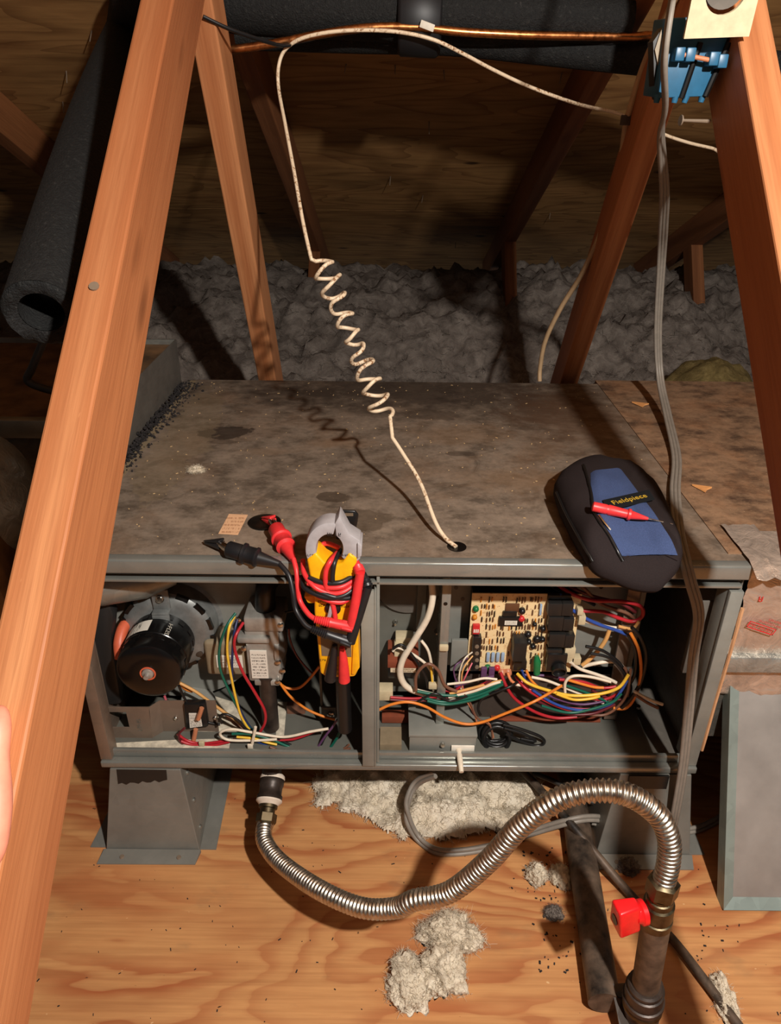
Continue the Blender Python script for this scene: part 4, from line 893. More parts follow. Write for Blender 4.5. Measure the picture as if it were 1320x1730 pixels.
ribbon(pix([(735, 1308, .02), (705, 1322, 'z', .085), (690, 1350, 'z', .062), (690, 1385, 'z', .035), (708, 1418, 'z', .008), (740, 1438, 'z', .008), (790, 1438, 'z', .008), (850, 1425, 'z', .008), (900, 1406, 'z', .014), (960, 1388, 'z', .046), (1000, 1382, 'z', .047), (1040, 1388, 'z', .03), (1085, 1403, 'z', .02), (1130, 1404, 'z', .012), (1180, 1400, 'z', .008), (1230, 1375, 'z', .008)]),
       .0036, 'floor_cord', 'grey_cord', 'grey cord curling in a loop on the floor below the furnace', 'cord', n=2, side=(0, .4, 1))
ribbon(pix([(900, 1305, 'z', .04), (940, 1322, 'z', .035), (985, 1348, 'z', .035), (1040, 1372, 'z', .03), (1085, 1392, 'z', .02), (1120, 1400, 'z', .016)]), .0042, 'black_cord', 'dark_cord', 'black cord passing behind the gas hose arch', 'cord', n=1)
tag(MB().tube(smooth_path(pix([(1185, -90, .33), (1150, -20, .35), (1092, 100, .47), (1066, 180, .50), (1057, 215, .52), (1045, 300, .56), (1020, 380, .60), (985, 460, .64), (948, 520, .68), (922, 575, .71), (913, 620, .725), (912, 644, .72)]), 8), .0058, 12, flat=.8).build('cable', 'tan_cable', smooth=80),
    'tan flat cable stapled to the right web and running down behind the furnace', 'cable')
_s = at(1058, 203, Y=.505); tag(MB().obox(_s, (.016, .006, .014)).build('cable_staple', 'old_iron', bevel=.001), 'dark cable staple on the right web', 'staple')
# thermostat cable: up from the hole, coil, then along the copper line
A = [at(771, 924, Z=ZT+.002), at(752, 908, Z=.513), at(735, 880, Z=.526), at(710, 815, Z=.555), at(680, 765, Z=.582), at(662, 738, Z=.598)]
c0, c1 = at(650, 705, Z=.615), at(541, 437, Y=.30); axc = (c1-c0); turns = 9.5; K = 24
u = axc.normalized().orthogonal().normalized(); u = Vector((1, 0, 0)) - axc.normalized()*axc.normalized().x; u.normalize(); v = axc.normalized().cross(u)
H = []
for i in range(int(turns*K)+1):
    t = i/(turns*K); ph = 2*math.pi*i/K - 1.0; tt = t + .009*math.sin(ph*.77) + .006*math.sin(ph*2.3); r = .0140 + .0022*math.sin(t*9) + .0012*math.sin(ph*.41)
    H.append(c0 + axc*tt + u*(math.cos(ph)*r) + v*(math.sin(ph)*r))
B = [at(*p) if False else at(p[0], p[1], Y=p[2]) for p in ((526, 438, .305), (512, 375, .36), (497, 290, .43), (482, 210, .50), (471, 150, .56), (471, 112, .565), (482, 84, .565), (510, 65, .555), (560, 54, .55), (620, 51, .548), (680, 55, .545), (735, 68, .545), (785, 92, .56), (830, 116, .58), (880, 140, .60), (930, 160, .62), (985, 178, .64), (1040, 190, .66), (1080, 205, .68), (1120, 226, .69), (1160, 240, .70), (1202, 250, .71), (1260, 262, .72))]
full = smooth_path(A, 8)[:-1] + H + smooth_path(B + [Vector((.9, .74, .98)), Vector((1.5, .8, 1.0))], 8)
tag(MB().tube(full, .0028, 10).build('thermostat_cable', 'old_white_cable', smooth=80), 'white thermostat cable with a long spiral coil above the furnace', 'cable')
# line set under the roof
rl = empty('refrigerant_line', (.1, .6, 1.1), 'black foam-wrapped copper line set running under the roof', 'pipe')
MB().tube(smooth_path([Vector((-.47, .775, 1.13))] + pix([(250, -18, .62), (390, 2, .615), (560, 12, .61), (700, 20, .608), (860, 26, .606), (960, 30, .605), (1064, 38, .605)]), 6), [.0375]*6+[.043]*24+[.038]*6+[.034]*5+[.030]*2, 24).build('foam_sleeve', 'black_foam', rl, smooth=80)
MB().tube(smooth_path(pix([(400, 52, .64), (600, 58, .64), (760, 62, .635), (900, 76, .63), (1010, 88, .625), (1130, 100, .62), (1330, 120, .6)]) + [Vector((1.2, .6, 1.05)), Vector((1.9, .6, 1.05))], 6), .027, 20).build('foam_sleeve', 'black_foam', rl, smooth=80)
MB().tube(smooth_path(pix([(250, 95, .58), (395, 83, .57), (470, 72, .565), (540, 58, .562), (620, 47, .56), (700, 46, .56), (780, 54, .56), (880, 59, .565), (980, 61, .575), (1070, 62, .585), (1130, 66, .6), (1340, 130, .6)]) + [Vector((1.2, .57, 1.02)), Vector((1.9, .57, 1.02))], 6), .0062, 14).build('copper_tube', 'copper', rl, smooth=80)
tp = at(708, 30, Y=.60)
MB().tube([tp+Vector((-.033, 0, 0)), tp+Vector((-.028, 0, 0)), tp+Vector((.0, 0, 0)), tp+Vector((.03, 0, -.002)), tp+Vector((.034, 0, -.002))], [.042, .0465, .0475, .0465, .042], 24, flat=1.12).build('tape_wrap', 'tape_black', rl, smooth=60)
MB().obox(at(722, 44, Y=.545), (.022, .004, .010), Matrix.Rotation(.3, 3, 'Y')).build('tape_residue', 'bone', rl, bevel=.001)
# black strap on the left web
tag(MB().tube(smooth_path(pix([(343, 28, .44), (385, 48, .455), (430, 64, .49), (470, 76, .54), (488, 76, .56)]), 5), .0055, 10, flat=.5).build('cable_strap', 'tape_black', smooth=80), 'black strap holding the white cable to the left web', 'strap')
# hanging foam sleeve at the upper left
ha, hb = Vector((-.352, -.03, .815)), Vector((-.475, .78, 1.12)); hd_ = (hb-ha)
fs = empty('foam_pipe_sleeve', ha, 'thick black foam pipe sleeve hanging behind the left brace', 'pipe insulation')
m = MB(); P = [ha.lerp(hb, k/10) + Vector((0, 0, .012*math.sin(k/10*math.pi))) for k in range(11)]
m.tube(P, .0375, 28, caps=False); m.tube([ha+hd_*.001, ha+hd_*.06], .022, 20, caps=False)
n_ = len(m.v)
rim = MB()
hu = hd_.normalized().orthogonal().normalized(); hv = hd_.normalized().cross(hu); vs = []; fs_ = []
for k in range(28):
    a_ = 2*math.pi*k/28; dr = hu*math.cos(a_)+hv*math.sin(a_); j_ = random.uniform(-.004, .003); vs += [ha + dr*.0375, ha + dr*.0375 + hd_.normalized()*(-.004+j_) - dr*.004, ha + dr*.022]
for k in range(28):
    q = (k+1) % 28; fs_ += [(3*k, 3*q, 3*q+1, 3*k+1), (3*k+1, 3*q+1, 3*q+2, 3*k+2)]
m.add(vs, fs_).build('sleeve', 'black_foam', fs, smooth=80)
MB().lathe(ha+hd_*.05, hd_, [(0, .0222), (.002, .0222)], 20).build('inner_dark', 'black_paint', fs)
tag(MB().tube(smooth_path(pix([(105, 490, .3), (80, 560, .3), (55, 620, .3), (48, 645, .3), (95, 662, .3), (130, 668, .3)]), 6), .006, 10).build('drain_hose', 'dark_cord', smooth=80), 'thin dark hose bending behind the lower end of the foam sleeve', 'hose')

# ================================================================== BLUE ELECTRICAL BOX
eb = empty('electrical_box', (.3, .22, 1.0), 'blue plastic electrical box with a stained cream cover plate', 'electrical box')
YB = .165
F = {k: at(*p, Y=YB) for k, p in dict(tl=(1133, 30), tr=(1245, 26), br=(1193, 163), bl=(1112, 166)).items()}
bk_ = Vector((0, .06, .004))
bd = MB().hexa([F['bl'], F['br'], F['br']+bk_, F['bl']+bk_, F['tl'], F['tr'], F['tr']+bk_, F['tl']+bk_]).build('body', 'box_blue', eb, bevel=.0015)
for (p, q) in (((1184, 72), (1152, 166)), ((1232, 72), (1192, 163))):
    a_, b_ = at(*p, Y=YB-.001), at(*q, Y=YB-.001); MB().tube([a_, b_], .0032, 8).build('groove_rib', 'black_paint', bd)
for (p0_, p1_) in (((1112, 160), (1109, 174)), ((1142, 162), (1139, 174)), ((1160, 162), (1156, 174)), ((1188, 160), (1184, 173))):
    MB().tube([at(*p0_, Y=YB+.004), at(*p1_, Y=YB+.004)], [.0042, .0030], 10).build('foot_tab', 'box_blue', bd, smooth=60)
nl = MB().tube([at(1142, 90, Y=YB-.012), at(1222, 106, Y=YB-.012)], .0024, 10).build('mounting_nail', 'w_copper', bd)
for (px, py) in ((1164, 93), (1203, 100), (1218, 104), (1146, 92)): MB().obox(at(px, py, Y=YB-.008), (.010, .016, .013)).build('nail_lug', 'box_blue', bd, bevel=.0012)
MB().prism([at(*p, Y=.185) for p in ((1104, 70), (1132, 30), (1112, 168), (1106, 150))], (0, .02, 0)).build('box_side_shaded', 'black_plastic', eb, smooth=0)  # left side of the blue box, its shade put in as a black colour
MB().prism([at(*p, Y=.182) for p in ((1118, 50), (1120, 82), (1112, 110), (1107, 84))], (0, .002, 0)).build('box_sticker', 'beige_dark', eb, smooth=0)
YC = .130; cl, cr = at(1146, 66, Y=YC), at(1256, 62, Y=YC); cu = (cr-cl).normalized(); cv = Vector((-.02, -.25, 1)); cv = (cv-cu*cv.dot(cu)).normalized(); hw = (cr-cl).length/2; hv_ = .036
cc = (cl+cr)/2 + cv*hv_
cpl = MB().holed(cc + cv*.004 + cu*.006, cu, cv, hw, hv_+.004, .0205, cu.cross(cv)*-.004, 28).build('cover_plate', 'cream_plate', eb, smooth=30, bevel=0)
hc_ = cc + cv*.008 + cu*.006
MB().lathe(hc_ + cu.cross(cv)*-.022, cu.cross(cv), [(0, .020), (.004, .0205), (.018, .0205)], 28).build('socket_well', 'cab_inside', cpl)
MB().lathe(hc_ + cv*.012 + cu.cross(cv)*-.01, cu.cross(cv)+cv*.4, [(0, .0135), (.024, .0135), (.026, .012)], 24).build('conduit_plug', 'cast_alu', eb, label='grey metal plug in the round hole')

# ================================================================== DUCTS
ld_ = empty('supply_plenum', (-.75, .3, 0), 'dusty sheet-metal plenum joining the left end of the furnace', 'duct')
zt = .595
MB().box((-.437, .14, .10), (-.435, .70, zt)).build('end_flange', 'cab_inside', ld_, smooth=0)
MB().box((-1.5, .26, zt-.012), (-.440, .70, zt-.010)).build('top_board', 'old_duct_brown', ld_, smooth=0)
MB().box((-1.5, .245, zt-.03), (-.438, .262, zt-.002)).build('front_lip', 'galv', ld_, bevel=.001)
MB().box((-1.5, .696, zt-.03), (-.438, .70, zt)).build('rear_lip', 'galv', ld_, smooth=0)
MB().box((-1.5, .25, .10), (-.44, .252, zt-.03)).build('front_wall', 'foil_dark', ld_, smooth=0)
tag(MB().lathe(at(-75, 845, Y=.10), (.75, -.05, .3), [(-.12, .10), (-.06, .104), (0, .10), (.04, .098), (.075, .07), (.085, .03)], 30).build('flex_duct', 'foil_dull', smooth=60), 'silver foil duct elbow at the far left edge', 'duct')
tag(MB().lathe(at(-50, 965, Y=.05), (.85, .2, .1), [(-.14, .075), (.02, .075), (.022, .079), (.03, .079), (.032, .075), (.055, .074), (.06, .06)], 30).build('flue_pipe', 'old_duct_brown', smooth=40), 'rusty brown flue pipe at the left edge below the foil duct', 'pipe')
# crumbled sealant along the left seam
m = MB(); rr = random.Random(5)
for k in range(1100):
    y = rr.uniform(.12, .69); x = -.432 + abs(rr.gauss(0, .018))*(.4+y); s = rr.uniform(.001, .0038)
    m.obox((x, y, ZT+s*.3+rr.random()*.006*max(0, 1-(x+.43)*20)), (s, s*rr.uniform(.6, 1.4), s*rr.uniform(.4, 1)), Matrix.Rotation(rr.uniform(0, 3), 3, Vector((rr.random(), rr.random(), 1)).normalized()))
tag(m.build('sealant_crumbs', 'dust_black', smooth=0), 'black crumbled sealant along the left seam of the furnace top', 'debris', kind='stuff')
rd = empty('return_duct', (.9, .4, .18), 'stained duct-board run joining the right end of the furnace', 'duct')
MB().box((.429, .030, ZT-.006), (1.7, D+.02, ZT+.0015)).build('top_board', 'duct_top', rd, smooth=0)
MB().box((.4525, .036, .19), (1.7, .05, ZT-.006)).build('front_wall', 'foil_dark', rd, smooth=0)
MB().box((1.69, .05, .19), (1.7, D, ZT-.006)).build('end_wall', 'foil_dull', rd, smooth=0)
MB().box((.46, D, .19), (1.7, D+.01, ZT-.006)).build('rear_wall', 'foil_dull', rd, smooth=0)
# crinkled foil facing folded over the corner and down the front
vs = []; fs_ = []; nx, ny = 46, 60
for j in range(ny+1):
    s = j/ny*.30
    for i in range(nx+1):
        x = .4535 + i/nx*.36 + (.006*fbm(s*30, 0, 1, 1) if i == 0 else 0)
        lim = .035
        if s < .06: y, z = .085 - s + .0, ZT+.003
        elif s < .085: a_ = (s-.06)/.025*math.pi/2; y, z = .025 - .016*math.sin(a_), ZT+.003-.016*(1-math.cos(a_))
        else: y, z = .009+.02*((s-.085)/.215)**1.5, ZT-.013-(s-.085)
        d_ = .0035*fbm(x, s, 2, 28) + .002*fbm(x, s, 5, 80, 2)
        vs.append((x, y-abs(d_) if s > .07 else y, z+abs(d_)*(1 if s < .085 else 0)))
for j in range(ny):
    for i in range(nx): fs_.append((j*(nx+1)+i, j*(nx+1)+i+1, (j+1)*(nx+1)+i+1, (j+1)*(nx+1)+i))
ff = MB().add(vs, fs_).build('foil_facing', 'foil', rd, smooth=50, label='crinkled silver foil facing with red print')
MB().tube(smooth_path([Vector((.4530, .006, .44)), Vector((.4515, .003, .40)), Vector((.4535, .007, .34)), Vector((.453, .008, .28)), Vector((.452, .006, .22)), Vector((.4528, .008, .19))], 8), .0026, 6).build('board_edge', 'board_edge', rd, label='tan cut edge of duct board')
MB().box((.4562, .0085, .332), (.82, .030, .358)).build('tape_band', 'foil_dull', rd, bevel=.002, seg=2)
# red print on the foil (a faded warning panel)
def on_foil(px, py): return at(px, py, Y=.0078)
fo = on_foil(1290, 1055); fx = (on_foil(1313, 1067)-on_foil(1271, 1053)); fy = Vector((-.12, 0, 1))
fr = frame(fo, fx, fy)
b_ = MB(); 
for (x0, y0, x1, y1) in ((-.019, -.011, .021, -.0095), (-.019, -.002, .021, -.0008), (-.019, -.011, -.0178, -.0008), (.0198, -.011, .021, -.0008)): b_.box((x0, y0, 0), (x1, y1, .0004))
b_.build('print_frame', 'red_print', ff, smooth=0, frame=fr)
marks('red_print', 9, .0068, .0002, 'red_print', fr @ Matrix.Translation((.001, -.0058, 0)), ff)
marks('red_print', 13, .0042, .0002, 'red_print', fr @ Matrix.Translation((.008, .0035, 0)), ff); marks('red_print', 7, .0045, .0002, 'red_print', fr @ Matrix.Translation((.012, .0095, 0)), ff)
marks('red_print', 1, .012, .0002, 'red_print', frame(on_foil(1286, 1012), (1, 0, 0), (0, 0, 1)), ff)
# ragged flap of tape at the corner
vs = []; fs_ = []
for j in range(9):
    for i in range(9):
        u_, v_ = i/8, j/8; vs.append((.446+u_*.045, .10-v_*.12 + .004*fbm(u_, v_, 1, 3), ZT+.0052+.003*fbm(u_, v_, 4, 5) - max(0, v_-.78)*.05))
for j in range(8):
    for i in range(8): fs_.append((j*9+i, j*9+i+1, (j+1)*9+i+1, (j+1)*9+i))
MB().add(vs, fs_).build('tape_flap', 'foil', rd, smooth=30)

# ================================================================== LOOSE ACCESS DOOR
dr = empty('access_door', (.66, -.06, 0), 'loose grey furnace door leaning against the duct at the right edge', 'door panel')
p0 = Vector((.478, -.103, 0)); p1 = Vector((.478, -.103+.155, .325)); upv = (p1-p0).normalized(); nv = Vector((1, 0, 0)).cross(upv)*1
if nv.y > 0: nv = -nv
Wd, Hd, td = .40, (p1-p0).length, .020
fr = frame(p0, (1, 0, 0), upv)      # local z = X x up
zs = 1 if (fr.to_3x3() @ Vector((0, 0, 1))).y < 0 else -1
def lb(x0, y0, z0, x1, y1, z1): return MB().box((x0, y0, min(zs*z0, zs*z1)), (x1, y1, max(zs*z0, zs*z1)))
lb(.004, .004, .0, Wd-.004, Hd-.004, .004).build('door_skin', 'sheet_door', dr, smooth=0, frame=fr)
for nm, b_ in (('left_edge', [(0, 0, -.012), (.015, .012, .012)]),):
    pass
def wedge(pts): return MB().hexa([Vector((a, b, zs*c)) for a, b, c in pts])
wedge([(0, 0, -.012), (.0155, .016, 0), (.0155, Hd-.010, 0), (0, Hd, -.012), (0, 0, .010), (.0155, .016, .0042), (.0155, Hd-.010, .0042), (0, Hd, .010)]).build('door_edge', 'door_edge', dr, smooth=20, frame=fr)
wedge([(0, 0, -.012), (Wd, 0, -.012), (Wd, .016, 0), (.0155, .016, 0), (0, 0, .010), (Wd, 0, .010), (Wd, .016, .0042), (.0155, .016, .0042)]).build('door_edge', 'door_edge', dr, smooth=20, frame=fr)
wedge([(.0155, Hd-.010, -.002), (Wd, Hd-.010, -.002), (Wd, Hd, -.012), (0, Hd, -.012), (.0155, Hd-.010, .0042), (Wd, Hd-.010, .0042), (Wd, Hd, .010), (0, Hd, .010)]).build('door_edge', 'galv', dr, smooth=20, frame=fr)
MB().lathe(Vector((.11, .008, zs*.0072)), (0, 0, zs), [(0, .003), (.0006, .003)], 12).build('screw_hole', 'black_paint', dr, frame=fr)

# ================================================================== POUCH
po = empty('tool_pouch', at(1050, 900, Z=ZT), 'blue and black zipped pouch lying on the front edge of the furnace', 'pouch')
OUT = [(936, 826), (950, 806), (985, 784), (1030, 788), (1072, 797), (1100, 822), (1122, 856), (1140, 900), (1152, 938), (1146, 958), (1128, 978), (1113, 990), (1074, 986), (1040, 972), (1008, 958), (985, 926), (962, 886), (944, 850)]
zmid = ZT+.022
OW = [at(x, y, Z=zmid if y < 940 else zmid - (y-940)*.0006) for x, y in OUT]
OWs = smooth_path(OW + [OW[0]], 4)[:-1]; cen = sum((Vector(p) for p in OWs), Vector())/len(OWs)
prof = [(-.020, .90), (-.018, .95), (-.008, 1.0), (.006, 1.0), (.016, .96), (.024, .88), (.029, .76), (.032, .6), (.034, .4), (.0345, .2)]
def psurf(p, s, h):
    q = cen + (p-cen)*s; ov = max(0, -.002-q.y); 
    wr = (.005*fbm(q.x, q.y, 3, 13) + .0022*fbm(q.x, q.y, 8, 45, 3)) * (1 if h > 0 else .3)
    return Vector((q.x, q.y, cen.z + (p.z-cen.z)*s + h*(1-.25*min(1, ov/.03)) + wr))
vs = []; fs_ = []; n = len(OWs)
for (h, s) in prof:
    for p in OWs: vs.append(psurf(p, s, h))
for i in range(len(prof)-1):
    for k in range(n): fs_.append((i*n+k, i*n+(k+1) % n, (i+1)*n+(k+1) % n, (i+1)*n+k))
fs_ += [tuple(range(n))[::-1], tuple(range((len(prof)-1)*n, len(prof)*n))]
for v_ in vs:
    if v_.y > .0: v_.z = max(v_.z, ZT+.0015)
MB().add(vs, fs_).build('pouch_body', 'cloth_black', po, smooth=70)
# blue panel, laid on the top skin
from mathutils.bvhtree import BVHTree
bv = BVHTree.FromPolygons([tuple(v_) for v_ in vs], fs_)
def on_pouch(px, py, lift=.0006):
    d = ray(px, py).normalized(); h = bv.ray_cast(CAM, d)
    if h[0] is None: return at(px, py, Z=zmid+.02)
    return h[0] + h[1].normalized()*lift*(1 if h[1].dot(d) < 0 else -1)
def panel(rows, name, mat, lift, th=.0008):
    """rows: left/right outline pixel pairs from the far end to the near end"""
    L_ = smooth_path([Vector((a, b, 0)) for a, b, _, _ in rows], 4); R_ = smooth_path([Vector((c, d, 0)) for _, _, c, d in rows], 4); nn = 12; V = []; Fc = []
    for a, b in zip(L_, R_):
        for k in range(nn+1):
            q = a.lerp(b, k/nn); V.append(on_pouch(q.x, q.y, lift*(0.15 if k in (0, nn) else .75 if k in (1, nn-1) else 1)))
    for j in range(len(L_)-1):
        for k in range(nn): Fc.append((j*(nn+1)+k, j*(nn+1)+k+1, (j+1)*(nn+1)+k+1, (j+1)*(nn+1)+k))
    return MB().add(V, Fc).build(name, mat, po, smooth=80)
panel([(998, 800, 1050, 794), (999, 825, 1066, 815), (1003, 858, 1083, 838), (1016, 882, 1102, 862), (1032, 908, 1120, 888), (1046, 936, 1136, 914), (1062, 940, 1145, 938)], 'blue_panel', 'cloth_blue', .0042)
for pth, r_ in (([(986, 787), (992, 805), (999, 835), (1003, 862), (1014, 884), (1030, 908), (1044, 934), (1052, 948)], .0022), ([(942, 832), (955, 862), (972, 894), (988, 922), (1003, 948)], .0018)):
    MB().tube([on_pouch(p.x, p.y, .0012) for p in smooth_path([Vector((a, b, 0)) for a, b in pth], 5)], r_, 8).build('zipper', 'black_plastic', po, smooth=60)
MB().tube([on_pouch(1012, 874, .003), on_pouch(1020, 886, .003), on_pouch(1030, 898, .003)], .0016, 6).build('zipper_pull', 'chrome', po)
MB().tube([on_pouch(p.x, p.y, .001) for p in smooth_path([Vector((a, b, 0)) for a, b in ((1052, 945), (1080, 930), (1110, 932), (1145, 946))], 5)], .0013, 6).build('seam', 'cloth_black', po, smooth=60)
# woven tag
tq = [on_pouch(x, y, .0062) for x, y in ((1017, 852), (1094, 834), (1104, 850), (1024, 870))]
MB().prism(tq, (0, 0, -.0008)).build('brand_tag', 'cloth_tag', po, smooth=0)
tc = sum(tq, Vector())/4 + Vector((0, 0, .0006)); tx = (tq[1]-tq[0]).normalized(); ty = (tq[0]-tq[3])
text_mesh('tag_lettering', 'Fieldpiece', .0138, .0002, 'gold_print', frame(tc, tx, ty), po, .18)
# red probe lying on the pouch
pa_, pb_ = on_pouch(1004, 870, .012), on_pouch(1098, 884, .011); dd = (pb_-pa_).normalized(); Lp = (pb_-pa_).length
pr_ = empty('test_probe', pa_, 'red test probe with a steel tip lying across the blue pouch', 'probe')
MB().lathe(pa_, dd, [(0, .0045), (.001, .0062), (Lp*.25, .0064), (Lp*.27, .0058), (Lp*.3, .0068), (Lp*.62, .0055), (Lp*.64, .0074), (Lp*.68, .0074), (Lp*.7, .0056), (Lp*.95, .0024), (Lp, .0018)], 18).build('probe_handle', 'lead_red', pr_, smooth=50)
MB().tube([pb_-dd*.002, pb_+dd*.03], [.0013, .0007], 8).build('probe_tip', 'chrome', pr_)

# ================================================================== CLAMP METER
me_ = empty('clamp_meter', at(570, 1145, Y=-.03), 'yellow and grey clamp meter hung on the front of the furnace', 'meter')
def mp(px, py, y): return at(px, py, Y=y)
def msolid(pts, y0, y1, name, mat, par=me_, bevel=.003, **k):
    a_ = [mp(x, y, y0) for x, y in pts]; return MB().prism(a_, (0, y1-y0, 0)).build(name, mat, par, bevel=bevel, **k)
Y0, Y1 = -.038, -.004
body = msolid([(518, 946), (534, 934), (548, 950), (562, 958), (578, 952), (590, 934), (604, 944), (598, 984), (590, 1000), (602, 1022), (606, 1070), (608, 1128), (600, 1144), (586, 1145), (552, 1145), (541, 1138), (536, 1080), (531, 1035), (531, 1012), (527, 992)], Y0, Y1, 'meter_body', 'meter_yellow', seg=3)
msolid([(513, 1008), (532, 1006), (532, 1020), (520, 1020)], Y0+.008, Y1-.008, 'trigger_guard', 'meter_yellow', body, .002)
# clamp jaws: ring sector pieces
def jaw(name, cx, cy, ro, ri, a0, a1, extra=None):
    pts_ = []; N = 22
    for k in range(N+1):
        a_ = rad(a0+(a1-a0)*k/N); pts_.append((cx+ro[0]*math.cos(a_), cy-ro[1]*math.sin(a_)))
    if extra: pts_ += extra
    for k in range(N, -1, -1):
        a_ = rad(a0+(a1-a0)*k/N); pts_.append((cx+ri[0]*math.cos(a_), cy-ri[1]*math.sin(a_)))
    return pts_
J = jaw('', 557, 928, (41, 44), (23, 25), 74, 212)
V = []; Fc = []; N = 23
y0, y1 = -.036, -.010
for (x, y) in J: V.append(mp(x, y, y0))
for (x, y) in J: V.append(mp(x, y, y0)+Vector((0, y1-y0, 0)))
NN = len(J)
for k in range(N-1):
    j_ = NN-1-k; Fc += [(k, k+1, j_-1, j_), (NN+k, NN+j_, NN+j_-1, NN+k+1), (k+1, k, NN+k, NN+k+1), (j_, j_-1, NN+j_-1, NN+j_)]
Fc += [(0, NN-1, 2*NN-1, NN), (N-1, NN+N-1, NN+N, N)]
MB().add(V, Fc).build('fixed_jaw', 'meter_grey', me_, bevel=.0015)
R_o = [(566, 884), (573, 872), (578, 880), (590, 902), (609, 914), (609, 944), (601, 951), (596, 950)]
in_ = []
for k in range(12): a_ = rad(-30+(62+30)*k/11); in_.append((557+23*math.cos(a_), 928-25*math.sin(a_)))
msolid(R_o + [(580, 944)] + in_, y0, y1, 'moving_jaw', 'meter_grey', me_, .0012)
msolid([(604, 918), (612, 922), (611, 940), (604, 944)], y0-.003, y1+.002, 'jaw_grip', 'meter_grey', me_, .001)
for px in (558, 571): marks('jaw_mark', 2, .0065, .0002, 'ink', frame(mp(px, 903, y0-.0004), (1, 0, -.1), (0, 0, 1)), me_)
for px, tx_ in ((525, 'xxxxx'), (586, 'xxxxxx')): marks('jaw_mark', len(tx_), .0042, .0002, 'ink', frame(mp(px, 938, y0-.0004), (1, 0, 0), (0, 0, 1)), me_)
# hanging strap with slot
hg = [at(*p, Y=.020) for p in ((568, 912), (567, 885), (572, 868), (578, 862), (600, 863), (606, 870), (604, 885), (597, 912))]
hs = MB().prism(hg, (0, .004, 0)).build('hanging_strap', 'black_plastic', me_, bevel=.0015)
hg2 = [at(*p, Y=.0196) for p in ((579, 867), (597, 867), (597, 872), (579, 872))]
MB().prism(hg2, (0, .0003, 0)).build('strap_slot', 'screen_grey', hs, smooth=0)
MB().prism([at(*p, Z=ZT+.001) for p in ((572, 880), (600, 880), (600, 905), (570, 905))], (0, 0, .011)).build('magnet', 'black_plastic', me_, bevel=.002)
# dial, screen, lettering
dl = MB().lathe(mp(563, 1026, Y0), (0, -1, 0), [(0, .0095), (.003, .0095), (.0036, .0085)], 28).build('dial', 'black_plastic', me_)
MB().obox(mp(558, 1034, Y0-.006), (.005, .006, .028), Matrix.Rotation(.22, 3, 'Y')).build('dial_pointer', 'meter_grey', dl, bevel=.0015)
sc_ = MB(); sc_.prism([mp(x, y, Y0-.0008) for x, y in ((540, 1056), (594, 1058), (594, 1110), (544, 1108))], (0, .001, 0)).build('screen', 'screen_grey', me_, bevel=0, smooth=0)
MB().obox(mp(547, 1064, Y0-.002), (.008, .004, .006)).build('button', 'black_plastic', me_, bevel=.001)
for (px, py, s) in ((546, 1016, 5*'x'), (580, 1018, 4*'x'), (544, 1023, 3*'x'), (584, 1025, 4*'x'), (546, 1115, 3*'x'), (586, 1118, 'x'), (568, 1125, 4*'x'), (568, 1132, 6*'x'), (568, 1139, 3*'x')):
    marks('meter_print', len(s), .0042, .0002, 'ink', frame(mp(px, py, Y0-.0003), (1, 0, 0), (0, 0, 1)), me_)
msolid([(598, 1060), (604, 1050), (608, 1128), (600, 1140), (594, 1140)], Y0-.003, Y0+.004, 'side_ridge', 'meter_yellow', me_, .0012)

